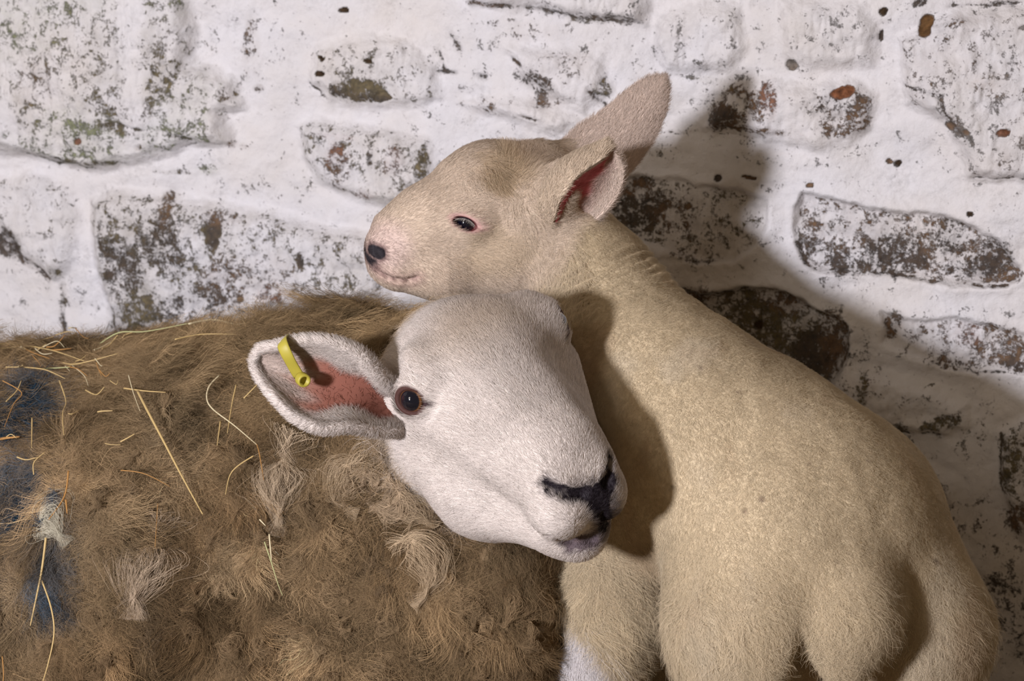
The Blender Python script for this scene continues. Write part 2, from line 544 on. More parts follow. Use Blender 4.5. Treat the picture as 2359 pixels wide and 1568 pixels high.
CRACK = [
    ([(1830, 560), (1850, 605), (1890, 628), (1960, 634), (2040, 632), (2140, 647), (2230, 657), (2320, 662)], 2.6, .9),
    ([(1828, 545), (1832, 490), (1845, 455)], 1.6, .35),
    ([(2090, 822), (2180, 848), (2250, 860), (2359, 868)], 2.5, .55), ([(2032, 795), (2036, 755), (2060, 735)], 2, .5),
    ([(1000, 155), (1030, 162), (1080, 165), (1140, 173)], 2.5, .8), ([(1012, 118), (1030, 162)], 2.5, .7), ([(1045, 80), (1075, 130), (1100, 165), (1125, 178)], 4, .8),
    ([(1165, 130), (1200, 145), (1240, 165), (1280, 195)], 3, .9), ([(1190, 255), (1250, 275), (1300, 303)], 2.5, .7), ([(1360, 200), (1385, 235), (1400, 250)], 4, .7),
    ([(1160, 10), (1250, 22), (1330, 40), (1420, 52), (1478, 55)], 4, .6), ([(715, 195), (760, 230)], 2, .5),
    ([(-20, 343), (60, 352), (120, 372), (230, 392)], 3, .6), ([(235, 290), (310, 280), (400, 300), (480, 318)], 3, .5), ([(0, 515), (40, 590), (90, 625), (135, 660), (140, 720), (148, 770)], 5, .6),
    ([(240, 480), (250, 560), (275, 620)], 6, .6), ([(2085, 195), (2170, 210), (2185, 260), (2215, 300), (2235, 340)], 2.5, .6), ([(2232, 405), (2300, 405), (2370, 412)], 2, .4),
    ([(1960, 955), (2010, 975), (2080, 990), (2160, 998)], 4, .7), ([(2308, 1000), (2308, 1080), (2316, 1170), (2330, 1215)], 3, .7), ([(1560, 668), (1620, 680), (1700, 670), (1790, 667)], 3, .45),
    ([(1500, 590), (1560, 600), (1640, 602)], 3, .5), ([(1500, 305), (1620, 310), (1750, 325), (1850, 340)], 1.6, .3), ([(2300, 10), (2359, 5)], 4, .5), ([(2190, 20), (2359, 8)], 3, .4), ([(1505, 110), (1515, 150), (1530, 165)], 3, .4),
    ([(880, 460), (960, 480), (1040, 500)], 3, .3), ([(390, 345), (460, 320), (520, 325)], 2, .35),
]


def seg_dist(q, a, b):
    a = np.array(a, float); b = np.array(b, float)
    ba = b - a
    h = np.clip(((q - a) @ ba) / (ba @ ba), 0, 1)
    return np.hypot(*(q - a - h[:, None] * ba).T)


def poly_sd(q, poly):
    d = np.full(len(q), 1e9)
    inside = np.zeros(len(q), bool)
    n = len(poly)
    for i in range(n):
        a, b = poly[i], poly[(i + 1) % n]
        d = np.minimum(d, seg_dist(q, a, b))
        c = ((a[1] > q[:, 1]) != (b[1] > q[:, 1])) & (q[:, 0] < (b[0] - a[0]) * (q[:, 1] - a[1]) / (b[1] - a[1] + 1e-9) + a[0])
        inside ^= c
    return np.where(inside, -d, d)


def build_wall():
    f = 0.0014 / WALLRES
    S = axis(-2.6, 0.9, -1.22, 0.14, f, 0.02)
    T = axis(0.0, 1.7, 0.0, 0.86, f, 0.02)
    ns, nt_ = len(S), len(T)
    ss, tt = np.meshgrid(S, T, indexing='ij')
    flat = WP + ss.reshape(-1, 1) * WS + tt.reshape(-1, 1) * np.array([0, 0, 1.0])
    q = px_of(flat)
    p3 = np.stack([ss.ravel(), tt.ravel(), np.zeros(ns * nt_)], -1)
    wob = np.stack([fbm(p3 * 28, 3, 5), fbm(p3 * 28, 3, 15)], -1)
    qw = q + wob * 10 + np.stack([fbm(p3 * 120, 2, 25), fbm(p3 * 120, 2, 35)], -1) * 4
    h = fbm(p3 * 6, 3, 1) * 0.014 + fbm(p3 * np.array([14, 26, 1]), 3, 2) * 0.006 + fbm(p3 * 70, 3, 3) * 0.0016
    dirt = 0.20 + 0.12 * fbm(p3 * 11, 3, 4)
    dcol = np.tile(np.array(GRY) * 0.8, (len(q), 1))
    for poly, rel, dens, c in STONES:
        lo = np.min(poly, 0) - 60
        hi = np.max(poly, 0) + 60
        m = ((qw > lo) & (qw < hi)).all(1)
        if not m.any():
            continue
        sd = poly_sd(qw[m], poly)
        rough = fbm(p3[m] * 60, 3, 9) * 0.0022 + np.abs(fbm(p3[m] * np.array([140, 50, 1]), 2, 19)) * 0.0020
        w = sstep(18, -26, sd) if rel > 0 else sstep(8, -10, sd)
        h[m] += w * (rel * 1.5 + rough * 1.5)
        if rel < 0:                                      # lip of limewash around the sunk stone
            h[m] += 0.0018 * np.exp(-((sd - 10) / 12) ** 2)
        else:                                            # joint around the proud stone
            h[m] -= 0.0012 * np.exp(-((sd - 14) / 20) ** 2)
        w = sstep(5, -6, sd)
        dirt[m] = np.maximum(dirt[m], dens * w)
        dcol[m] = mix(dcol[m], c, sstep(12, -2, sd))
    for x, y, rx, ry, ang, dens, c in PATCH:
        R = max(rx, ry) * 1.7
        m = (np.abs(qw[:, 0] - x) < R) & (np.abs(qw[:, 1] - y) < R)
        if not m.any():
            continue
        a = math.radians(ang)
        d = qw[m] - (x, y)
        u = (d[:, 0] * math.cos(a) + d[:, 1] * math.sin(a)) / rx
        v = (-d[:, 0] * math.sin(a) + d[:, 1] * math.cos(a)) / ry
        r = np.hypot(u, v)
        w = sstep(1.35, 0.55, r) if dens < .9 else sstep(1.15, 0.95, r)
        dirt[m] = np.maximum(dirt[m], dirt[m] * (1 - w) + dens * w)
        dcol[m] = mix(dcol[m], c, w * (0.9 if dens < .9 else 1))
        if dens >= .78:
            h[m] -= 0.0025 * w
    # white limewash runs over the upper left stones
    runs = sstep(0.0, 0.35, fbm(p3 * np.array([30, 3.5, 1]), 3, 50)) * sstep(760, 560, q[:, 0]) * sstep(430, 380, q[:, 1])
    dirt = dirt * (1 - 0.40 * runs)
    for pts, wd, st in CRACK:
        q0 = np.array(pts)
        m = ((qw > q0.min(0) - 30) & (qw < q0.max(0) + 30)).all(1)
        if not m.any():
            continue
        qq = (q[m] + (qw[m] - q[m]) * 1.0)
        d = np.full(m.sum(), 1e9)
        for a, b in zip(pts[:-1], pts[1:]):
            d = np.minimum(d, seg_dist(qq, a, b))
        brk = .25 + .75 * sstep(-.35, .25, fbm(p3[m] * 55, 2, 66))
        w = np.exp(-(d / (wd * (1.0 + .9 * brk))) ** 2) * brk
        h[m] -= 0.004 * st * w
        dirt[m] = np.maximum(dirt[m], w * (st * .5 + .35))
        dcol[m] = mix(dcol[m], DRK, w * .8)
    # rough stones of the rest of the wall, outside the photo
    out = (q[:, 0] < -60) | (q[:, 0] > 2440) | (q[:, 1] < -60)
    if out.any():
        wp, wid, wd = worley(p3[out] * np.array([1, 1.8, 1]), 0.22, 3)
        h[out] += 0.01 * sstep(0.13, 0.06, wd)
        dirt[out] = np.maximum(dirt[out], sstep(.3, .9, wid) * .4 * sstep(0.12, 0.07, wd))
        dcol[out] = mix(dcol[out], OLV, 0.7)
    W = flat + h[:, None] * WN
    i = np.arange(ns * nt_).reshape(ns, nt_)
    F = np.stack([i[:-1, :-1], i[1:, :-1], i[1:, 1:], i[:-1, 1:]], -1).reshape(-1, 4)
    m, nt, b, outn = new_mat('limewashed_rubble')
    N = nt.nodes.new
    L = nt.links.new
    tc = N('ShaderNodeTexCoord')
    a1, a2 = attr_node(nt, 'dirt'), attr_node(nt, 'dcol')

    def noise(scale, detail, rough=0.6, dist=0.0, sx=None):
        n = N('ShaderNodeTexNoise')
        n.inputs['Scale'].default_value = scale
        n.inputs['Detail'].default_value = detail
        n.inputs['Roughness'].default_value = rough
        n.inputs['Distortion'].default_value = dist
        if sx:
            mp = N('ShaderNodeMapping')
            mp.inputs['Scale'].default_value = sx
            L(tc.outputs['Object'], mp.inputs[0])
            L(mp.outputs[0], n.inputs['Vector'])
        else:
            L(tc.outputs['Object'], n.inputs['Vector'])
        return n.outputs['Fac']

    def math_(op, a, b_=None, clamp=False):
        n = N('ShaderNodeMath')
        n.operation = op
        n.use_clamp = clamp
        for k, v in enumerate((a, b_)):
            if v is None: continue
            if isinstance(v, (int, float)): n.inputs[k].default_value = v
            else: L(v, n.inputs[k])
        return n.outputs[0]
    sp = math_('ADD', math_('MULTIPLY', noise(75, 10, 0.74, 0.3), 0.66), math_('MULTIPLY', noise(330, 6, 0.7), 0.34))
    # threshold: the denser the dirt the lower the noise that shows it
    thr = math_('SUBTRACT', 0.655, math_('MULTIPLY', a1.outputs['Fac'], 0.36))
    spk = math_('MULTIPLY', math_('SUBTRACT', sp, thr), 13.0, True)
    solid = math_('MULTIPLY', math_('SUBTRACT', a1.outputs['Fac'], 0.80), 8.0, True)
    wash = math_('MULTIPLY', math_('SUBTRACT', a1.outputs['Fac'], 0.15), 1.15, True)
    gr = math_('MULTIPLY', math_('MULTIPLY', math_('SUBTRACT', noise(210, 7, .75), 0.47), 3.2, True), math_('MULTIPLY', math_('SUBTRACT', noise(24, 5, .6), .38), 2.2, True))
    wn = math_('MULTIPLY', wash, math_('MULTIPLY', math_('SUBTRACT', noise(42, 6, 0.65), 0.30), 2.6, True))
    fac = math_('MAXIMUM', math_('MAXIMUM', math_('MULTIPLY', spk, 0.95), solid), math_('MAXIMUM', wn, math_('MULTIPLY', gr, 0.5)))
    base = N('ShaderNodeMix'); base.data_type = 'RGBA'
    base.inputs[6].default_value = (.76, .745, .765, 1)
    base.inputs[7].default_value = (.72, .68, .655, 1)
    L(math_('MULTIPLY', math_('SUBTRACT', noise(9, 4), 0.35), 3.0, True), base.inputs[0])
    dv = N('ShaderNodeMix'); dv.data_type = 'RGBA'; dv.blend_type = 'MULTIPLY'
    dv.inputs[0].default_value = 1
    L(a2.outputs['Color'], dv.inputs[6])
    cr = N('ShaderNodeMapRange')
    cr.inputs[1].default_value = .3; cr.inputs[2].default_value = .7; cr.inputs[3].default_value = .35; cr.inputs[4].default_value = 1.55
    L(noise(160, 5, .6), cr.inputs[0])
    L(cr.outputs[0], dv.inputs[7])
    fin = N('ShaderNodeMix'); fin.data_type = 'RGBA'
    L(fac, fin.inputs[0]); L(base.outputs[2], fin.inputs[6]); L(dv.outputs[2], fin.inputs[7])
    L(fin.outputs[2], b.inputs['Base Color'])
    b.inputs['Roughness'].default_value = 0.85
    b.inputs['Specular IOR Level'].default_value = 0.2
    bp = N('ShaderNodeBump')
    bp.inputs['Strength'].default_value = 0.8
    bp.inputs['Distance'].default_value = 0.003
    hh = math_('SUBTRACT', math_('MULTIPLY', noise(120, 6, .62), 1.0), math_('MULTIPLY', fac, 0.5))
    L(hh, bp.inputs['Height'])
    L(bp.outputs[0], b.inputs['Normal'])
    o = mesh_obj('wall_back', W, F, m, colors={'dirt': dirt, 'dcol': dcol}, base=WP, world_space=True)
    tag(o, 'whitewashed rubble stone wall with bare brown stone faces showing', 'wall', kind='structure')
    # floor of trodden straw and earth
    X = np.linspace(-1.9, 1.4, 150); Y = np.linspace(0.5, 2.75, 110)
    xx, yy = np.meshgrid(X, Y, indexing='ij')
    p = np.stack([xx.ravel(), yy.ravel(), 0 * xx.ravel()], -1)
    z = fbm(p * 5, 3, 70) * 0.008 + fbm(p * 30, 3, 71) * 0.005 - 0.006
    V = np.stack([xx.ravel(), yy.ravel(), z], -1)
    keep = ((V - WP) @ WN) > -0.04
    i = np.arange(len(V)).reshape(len(X), len(Y))
    F = np.stack([i[:-1, :-1], i[1:, :-1], i[1:, 1:], i[:-1, 1:]], -1).reshape(-1, 4)
    F = F[keep[F].all(1)]
    used = np.unique(F); rm = np.full(len(V), -1); rm[used] = np.arange(len(used))
    m2, nt, b, outn = new_mat('trodden_straw')
    tc = nt.nodes.new('ShaderNodeTexCoord')
    n = nt.nodes.new('ShaderNodeTexNoise'); n.inputs['Scale'].default_value = 45; n.inputs['Detail'].default_value = 8; n.inputs['Distortion'].default_value = 1.5
    nt.links.new(tc.outputs['Object'], n.inputs['Vector'])
    r = nt.nodes.new('ShaderNodeValToRGB')
    r.color_ramp.elements[0].color = (.035, .022, .012, 1); r.color_ramp.elements[1].color = (.26, .18, .08, 1)
    r.color_ramp.elements[0].position = .35; r.color_ramp.elements[1].position = .7
    nt.links.new(n.outputs['Fac'], r.inputs[0]); nt.links.new(r.outputs[0], b.inputs['Base Color'])
    b.inputs['Roughness'].default_value = .95
    o = mesh_obj('floor', V[used], rm[F], m2, base=(0, 1.5, 0), world_space=True)
    tag(o, 'dark trodden straw and earth floor of the pen', 'floor', kind='structure')


build_wall()
print('wall', time.time() - T0)

# ================================================================== hair growing
def roots(V, N, C, F, weight, count, seed):
    rng = np.random.default_rng(seed)
    T = np.concatenate([F[:, [0, 1, 2]], F[F[:, 2] != F[:, 3]][:, [0, 2, 3]]])
    w = weight[T].mean(1)
    T = T[w > .02]; w = w[w > .02]
    A = np.linalg.norm(np.cross(V[T[:, 1]] - V[T[:, 0]], V[T[:, 2]] - V[T[:, 0]]), axis=1) * w
    t = rng.choice(len(T), count, p=A / A.sum())
    r1 = np.sqrt(rng.random(count)); r2 = rng.random(count)
    b = np.stack([1 - r1, r1 * (1 - r2), r1 * r2], -1)[..., None]
    tri = T[t]
    return (V[tri] * b).sum(1), unit((N[tri] * b).sum(1)), (C[tri] * b).sum(1), tri[:, 0], rng


def strands(root, n, comb, length, lift, k, rng, curl=0.0, cfreq=1.0, clump=0.0, cell=0.01, jit=0.25, sag=0.0, cseed=0, taper_lift=1.0):
    """hairs that leave the skin, bend into the comb direction and gather into tufts"""
    m = len(root)
    comb = comb + jit * rng.normal(size=(m, 3))
    tang = unit(comb - n * (comb * n).sum(-1, keepdims=True))
    length = np.broadcast_to(np.asarray(length, float), (m,))[:, None, None]
    lift = np.broadcast_to(np.asarray(lift, float), (m,))[:, None, None]
    t = np.linspace(0, 1, k)[None, :, None]
    h = lift * (t - .35 * taper_lift * t * t)
    p = root[:, None] + length * (tang[:, None] * t * np.sqrt(np.clip(1 - lift ** 2 * .8, .1, 1)) + n[:, None] * h)
    if sag:
        p = p + DOWN * sag * length * t * t
    if clump > 0:
        cp, cid, cd = worley(root, cell, cseed)
        d = cp - root
        d = d - n * (d * n).sum(-1, keepdims=True)
        p = p + d[:, None] * clump * t ** .8
        if curl > 0:
            ph = cid[:, None, None] * 40
            a = unit(np.cross(tang, n))[:, None]
            am = curl * (0.5 + hash3((cid * 9999).astype(np.int64), 0 * cid.astype(np.int64), 0 * cid.astype(np.int64), 5))[:, None, None]
            p = p + am * t * (a * np.sin(t * cfreq * 6.28 + ph) + n[:, None] * .6 * np.cos(t * cfreq * 6.28 + ph * 1.7))
    elif curl > 0:
        q = root * 400
        a = unit(vec_noise(q, 9))[:, None]; b_ = unit(vec_noise(q + 50, 12))[:, None]
        ph = rng.random(m)[:, None, None] * 6.28
        p = p + curl * t * (a * np.sin(t * cfreq * 6.28 + ph) + b_ * np.cos(t * cfreq * 6.28 + ph))
    return p


def vary(c, rng, a=.12):
    return np.clip(c * (1 + a * rng.normal(size=(len(c), 1))), 0, 1)


def seen(V, N, margin=150):
    """density weight: dense where the photo can look, sparse on the far sides and outside the frame"""
    px = V[:, 0] * FPX / V[:, 2] + 1179.5
    py = 784 - V[:, 1] * FPX / V[:, 2]
    m = (px > -margin) & (px < 2359 + margin) & (py < 1568 + margin)
    f = -(N * unit(V)).sum(-1)
    return np.where(m, .12 + .88 * sstep(-.45, -.05, f), .06)

# ================================================================== shared animal pieces
def surf(fn, px, py, d0=1.4, d1=2.3, back=0.0):
    """first hit of the view ray through a photo pixel with a shape"""
    d = np.linspace(d0, d1, 1400)
    p = np.stack([(px - 1179.5) * d / FPX, (784 - py) * d / FPX, d], -1).astype(np.float32)
    v = fn(p)
    i = np.argmax(v < 0)
    return P(px, py, d[i] + back)


def grad(fn, p, e=0.001):
    p = np.atleast_2d(p).astype(np.float32)
    g = np.stack([fn(p + np.eye(3, dtype=np.float32)[k] * e) - fn(p - np.eye(3, dtype=np.float32)[k] * e) for k in range(3)], -1)
    return unit(g)


def resample(pts, n):
    pts = np.asarray(pts, float)
    t = np.concatenate([[0], np.cumsum(np.linalg.norm(np.diff(pts, axis=0), axis=1))])
    t /= t[-1]
    # Catmull-Rom through the points
    u = np.linspace(0, 1, n)
    k = np.clip(np.searchsorted(t, u, 'right') - 1, 0, len(pts) - 2)
    w = (u - t[k]) / (t[k + 1] - t[k])
    p0 = pts[np.maximum(k - 1, 0)]; p1 = pts[k]; p2 = pts[k + 1]; p3 = pts[np.minimum(k + 2, len(pts) - 1)]
    w = w[:, None]
    return 0.5 * (2 * p1 + (p2 - p0) * w + (2 * p0 - 5 * p1 + 4 * p2 - p3) * w ** 2 + (3 * p1 - p0 - 3 * p2 + p3) * w ** 3)


def leaf_ear(edge_a, edge_b, cup, thick, nu=70, nv=44, rim=0.0):
    """edges: lists of (px, py, D) from the base to the tip; cup: vector function of u. Returns closed quad mesh + (u, v, inner) per vertex"""
    A = resample([P(*e) for e in edge_a], nu)
    B = resample([P(*e) for e in edge_b], nu)
    u = np.linspace(0, 1, nu)
    v = (1 - np.cos(np.linspace(0, np.pi, nv))) / 2
    C = (A + B) / 2 + np.array([cup(x) for x in u])
    uu, vv = np.meshgrid(u, v, indexing='ij')
    vv_ = vv[..., None]
    S = (1 - vv_) ** 2 * A[:, None] + 2 * vv_ * (1 - vv_) * (2 * C - (A + B) / 2)[:, None] * 1.0 + vv_ ** 2 * B[:, None]
    du = np.gradient(S, axis=0); dv = np.gradient(S, axis=1)
    N = unit(np.cross(du, dv) + 1e-12)
    if N[..., 2].mean() > 0: N = -N                          # towards the camera: the inner face
    prof = np.sqrt(np.clip(1 - (2 * vv - 1) ** 2, 0, 1)) ** .35 * np.sqrt(np.clip(1 - (uu) ** 8, 0, 1))
    th = (thick * (0.35 + 0.65 * prof) * (1 + 1.2 * (1 - uu) ** 3))[..., None]
    top = S + N * th * .5
    bot = S - N * th * .5
    # rounded rim
    V = np.concatenate([top.reshape(-1, 3), bot.reshape(-1, 3)])
    i = np.arange(nu * nv).reshape(nu, nv)
    F1 = np.stack([i[:-1, :-1], i[1:, :-1], i[1:, 1:], i[:-1, 1:]], -1).reshape(-1, 4)
    F2 = F1[:, ::-1] + nu * nv
    ring = np.concatenate([i[:, 0], i[-1, 1:], i[::-1, -1][1:], i[0, ::-1][1:-1]])
    nx = np.roll(ring, -1)
    F3 = np.stack([ring, ring + nu * nv, nx + nu * nv, nx], -1)
    F = np.concatenate([F1, F2, F3])
    F = orient(V, F)
    # the closed sheet may be strongly cupped: check the winding of the inner face against N
    fn_ = face_normals(V, F[:len(F1)]).reshape(-1, 3)
    if (fn_ * N.reshape(-1, 3)[F1[:, 0]]).sum() < 0: F = F[:, ::-1]
    uv = np.stack([uu.ravel(), vv.ravel(), np.ones(nu * nv)], -1)
    uv2 = uv.copy(); uv2[:, 2] = 0
    return V, F, np.concatenate([uv, uv2])


def ball(c, r, u, n=28):
    """sphere with its pole along u"""
    th = np.linspace(0, np.pi, n)
    ph = np.linspace(0, 2 * np.pi, 2 * n, endpoint=False)
    u = unit(u)
    a = unit(np.cross(u, [0.1, 1, 0.2])); b = np.cross(u, a)
    T, H = np.meshgrid(th, ph, indexing='ij')
    D = np.cos(T)[..., None] * u + (np.sin(T) * np.cos(H))[..., None] * a + (np.sin(T) * np.sin(H))[..., None] * b
    V = (np.asarray(c) + r * D).reshape(-1, 3)
    i = np.arange(n * 2 * n).reshape(n, 2 * n)
    j = np.roll(i, -1, 1)
    F = np.stack([i[:-1], i[1:], j[1:], j[:-1]], -1).reshape(-1, 4)
    return V, orient(V, F)


def tube(pts, r, n=8, flat=1.0, up=None):
    pts = np.asarray(pts, float)
    k = len(pts)
    r = np.broadcast_to(np.asarray(r, float), (k,))
    t = unit(np.gradient(pts, axis=0))
    a = np.array([0.3, 0.2, -1.0]) if up is None else np.asarray(up, float)
    s = unit(np.cross(t, a)); w = np.cross(s, t)
    ph = np.linspace(0, 2 * np.pi, n, endpoint=False)
    V = pts[:, None] + r[:, None, None] * (np.cos(ph)[None, :, None] * s[:, None] + flat * np.sin(ph)[None, :, None] * w[:, None])
    i = np.arange(k * n).reshape(k, n); j = np.roll(i, -1, 1)
    F = np.stack([i[:-1], i[1:], j[1:], j[:-1]], -1).reshape(-1, 4)
    V = np.concatenate([V.reshape(-1, 3), pts[[0, -1]]])
    c0 = np.stack([i[0], j[0], np.full(n, k * n), np.full(n, k * n)], -1)
    c1 = np.stack([j[-1], i[-1], np.full(n, k * n + 1), np.full(n, k * n + 1)], -1)
    F = np.concatenate([F, c0, c1])
    fn_ = face_normals(V, F[:n])
    if (fn_ * (V[F[:n]].mean(1) - pts[0])).sum() < 0: F = F[:, ::-1]
    m = F[:, 0] == F[:, 1]                                    # keep the repeated index last
    F[m] = F[m][:, [2, 3, 0, 1]] if m.any() else F[m]
    return V, F


# ================================================================== EWE
HF = unit([.090, -.104, -.110])
HR = rot_from(HF, np.array([-.03, .71, -.70]))
HO = P(1122, 845, 1.76)


def HL(x, y, z):
    return HO + x * HR[0] + y * HR[1] + z * HR[2]


def hl_inv(p):
    return (p - HO) @ HR.T


ewe_eyes = []


def ewe_sdf():
    s = Sdf()
    R = HR
    # trunk, lying along the wall
    s.cap(P(-850, 1362, 2.09), .226, P(350, 1345, 2.07), .218, k=.05)
    s.ell(P(780, 1250, 2.03), (.23, .212, .19), k=.08)
    s.ell(P(520, 1500, 2.0), (.22, .20, .20), k=.08)
    s.chain([(P(780, 1180, 1.99), .145), (P(930, 1100, 1.92), .098), (HL(0, -.055, -.062), .052)], k=.05)
    s.ell(P(1060, 1440, 1.90), (.082, .13, .09), k=.06)
    s.ell(P(930, 1700, 1.92), (.14, .15, .12), k=.06)
    # folded legs under the trunk
    s.chain([(P(860, 1750, 1.85), .085), (P(1150, 2195, 1.72), .036), (P(880, 2235, 1.74), .024)], k=.03)
    s.chain([(P(-500, 1800, 1.95), .15), (P(-150, 2080, 1.80), .05), (P(-450, 2165, 1.80), .026)], k=.05)
    # skull
    s.ell(HL(0, -.038, -.030), (.062, .060, .052), R, k=.03)
    s.ell(HL(0, -.010, .002), (.053, .054, .032), R, k=.02)
    s.ell(HL(.032, -.014, .004), (.034, .032, .022), R, k=.02)
    for x in (-1, 1):
        s.ell(HL(x * .048 + .010 * (x > 0), -.012 - .010 * (x > 0), .012 - .004 * (x > 0)), (.018, .026, .015), R, k=.014)
        s.cap(HL(x * .013, .0, .004), .028, HL(x * .011, .108, .001), .026, k=.014)
        s.cap(HL(x * .046 + .010 * (x > 0), .010, -.026), .022, HL(x * .027, .09, -.022), .020, k=.022)
        s.cap(HL(x * .036, -.015, -.072), .046, HL(x * .028, .045, -.080), .041, k=.025)
        s.cap(HL(x * .028, .045, -.080), .041, HL(x * .010, .118, -.064), .028, k=.025)
        s.ell(HL(x * .017, .138, -.030), (.023, .024, .025), R, k=.012)
        s.ell(HL(x * .020, .128, -.006), (.014, .020, .015), R, k=.010)
    s.ell(HL(0, .115, -.020), (.036, .040, .036), R, k=.015)
    s.ell(HL(0, .134, -.072), (.024, .026, .019), R, k=.010)
    s.cap(HL(-.050, -.048, -.032), .024, HL(-.076, -.056, -.040), .015, k=.02)
    # eyelids and sockets
    for x in (-1, 1):
        u = unit(-.76 * HR[0] + .42 * HR[1] + .48 * HR[2]) if x < 0 else unit(.78 * HR[0] + .40 * HR[1] + .42 * HR[2])
        c = HL(-.0635, -.003, -.003) if x < 0 else HL(.0665, -.012, .002)
        lax = unit(np.array([1.0, -.08, 0]) - u * np.dot([1.0, -.08, 0], u)) if x < 0 else unit(HR[1] - u * np.dot(HR[1], u))
        Re = np.stack([lax, np.cross(u, lax), u])
        ewe_eyes.append((c, u, Re))
        s.ell(c + u * .0005, (.0185, .0168, .0162), Re, k=.010)
        s.ell(c + u * .0155 + lax * .001, (.0122, .0092, .012), Re, k=.003, cut=True)
        s.cap(c + u * .0155 + lax * .0095, .0032, c + u * .0145 + lax * .0185, .0008, k=.003, cut=True)
    # nostrils, philtrum and mouth, laid on the surface of the muzzle
    def on(pts):
        return [(surf(s, x, y), r) for x, y, r in pts]
    global NOSE, MOUTH
    NOSE = on([(1262, 1114, .0030), (1272, 1124, .0044), (1298, 1134, .0034), (1340, 1138, .0055), (1376, 1144, .0115), (1402, 1112, .0070), (1408, 1072, .0026), (1406, 1056, .0012)])
    low = on([(1376, 1146, .0085), (1388, 1185, .0065), (1394, 1214, .004)])
    MOUTH = on([(1210, 1176, .0012), (1236, 1218, .0018), (1275, 1239, .0022), (1319, 1245, .0026), (1362, 1240, .0028), (1404, 1219, .0026), (1428, 1196, .0016)])
    NOSE = (NOSE, low)
    s.chain([(p, r * .75) for p, r in NOSE[0][:4]], k=.005, cut=True)
    s.chain([(p, r * .75) for p, r in NOSE[0][5:]], k=.005, cut=True)
    s.chain([(p, .0013) for p, r in low[1:]], k=.005, cut=True)
    s.chain([(p, r * .95) for p, r in MOUTH], k=.006, cut=True)
    return s


EW = ewe_sdf()
HEADC = HL(0, .03, -.02)
CUTP = HL(0, -.105, -.05)


def head_side(c):
    return ((c - CUTP) @ unit(HR[1] + .5 * HR[2])) > 0


vx = 0.0013
V1, F1 = mesh_sdf(EW, HEADC - .16, HEADC + .16, vx)
inbox = lambda c: (np.abs(c - HEADC) < .157).all(1)
V1, F1 = cut_mesh(V1, F1, lambda c: head_side(c) & inbox(c))
V2, F2 = mesh_sdf(EW, P(-850, 784, 2.0) * [1, 0, 0] + [-.25, -.62, 1.60], [.24, .12, 2.34], .0045)
V2, F2 = cut_mesh(V2, F2, lambda c: ~(head_side(c - unit(HR[1] + .5 * HR[2]) * .008) & (np.abs(c - HEADC) < .147).all(1)))
NHEAD = len(V1)
# near ear, held out level, cup towards the camera
ear_top = [(940, 898, 1.765), (912, 892, 1.745), (872, 860, 1.728), (830, 815, 1.715), (762, 788, 1.708), (695, 785, 1.708), (640, 797, 1.712), (603, 803, 1.72), (588, 830, 1.725)]
ear_bot = [(955, 985, 1.775), (918, 990, 1.748), (880, 990, 1.735), (810, 982, 1.715), (742, 984, 1.705), (685, 962, 1.705), (640, 920, 1.71), (600, 868, 1.72), (588, 832, 1.725)]
ear_top = [(a, b, c + .018) for a, b, c in ear_top]; ear_bot = [(a, b, c + .018) for a, b, c in ear_bot]
VE, FE, UVE = leaf_ear(ear_top, ear_bot, lambda u: np.array([0, 0, .030 * (1 - u ** 3) + .002]), .0055)
# far ear, laid back behind the head
far_a = [(1210, 715, 1.80), (1222, 722, 1.83), (1235, 745, 1.86), (1240, 790, 1.885), (1232, 830, 1.895)]
far_b = [(1180, 740, 1.81), (1180, 780, 1.84), (1190, 810, 1.865), (1210, 835, 1.885), (1230, 835, 1.895)]
VX, FX, UVX = leaf_ear(far_a, far_b, lambda u: np.array([.01, 0, .004]), .005, 30, 20)
rr = .0053 * (1 - .25 * np.linspace(0, 1, 60) ** 2)
VR, FR = tube(np.concatenate([resample([P(*e) for e in ear_top], 60)[:-2], resample([P(*e) for e in ear_bot], 60)[::-1]]) + [0, 0, .003],
              np.concatenate([rr[:-2], rr[::-1]]), 12)
EV, EF = join([(V1, F1), (V2, F2), (VE, FE), (VX, FX), (VR, FR)])
EN = vert_normals(EV, EF)

FACE = np.array((.77, .68, .615))
EWOOL = np.array((.30, .215, .135))


def ewe_wool(p):
    """0 on the clean haired head, 1 on the fleece"""
    h = hl_inv(p)
    d = h[:, 1] * .75 + h[:, 2] * .62 + fbm(p * 40, 2, 77) * .008 + .045 * sstep(-.060, -.02, h[:, 2])
    w = sstep(-.052, -.068, d)
    under = sstep(-.128, -.138, h[:, 2])
    side = sstep(.086, .096, np.abs(h[:, 0])) * sstep(-.03, -.055, h[:, 2])
    return np.maximum(np.maximum(w, under), side)


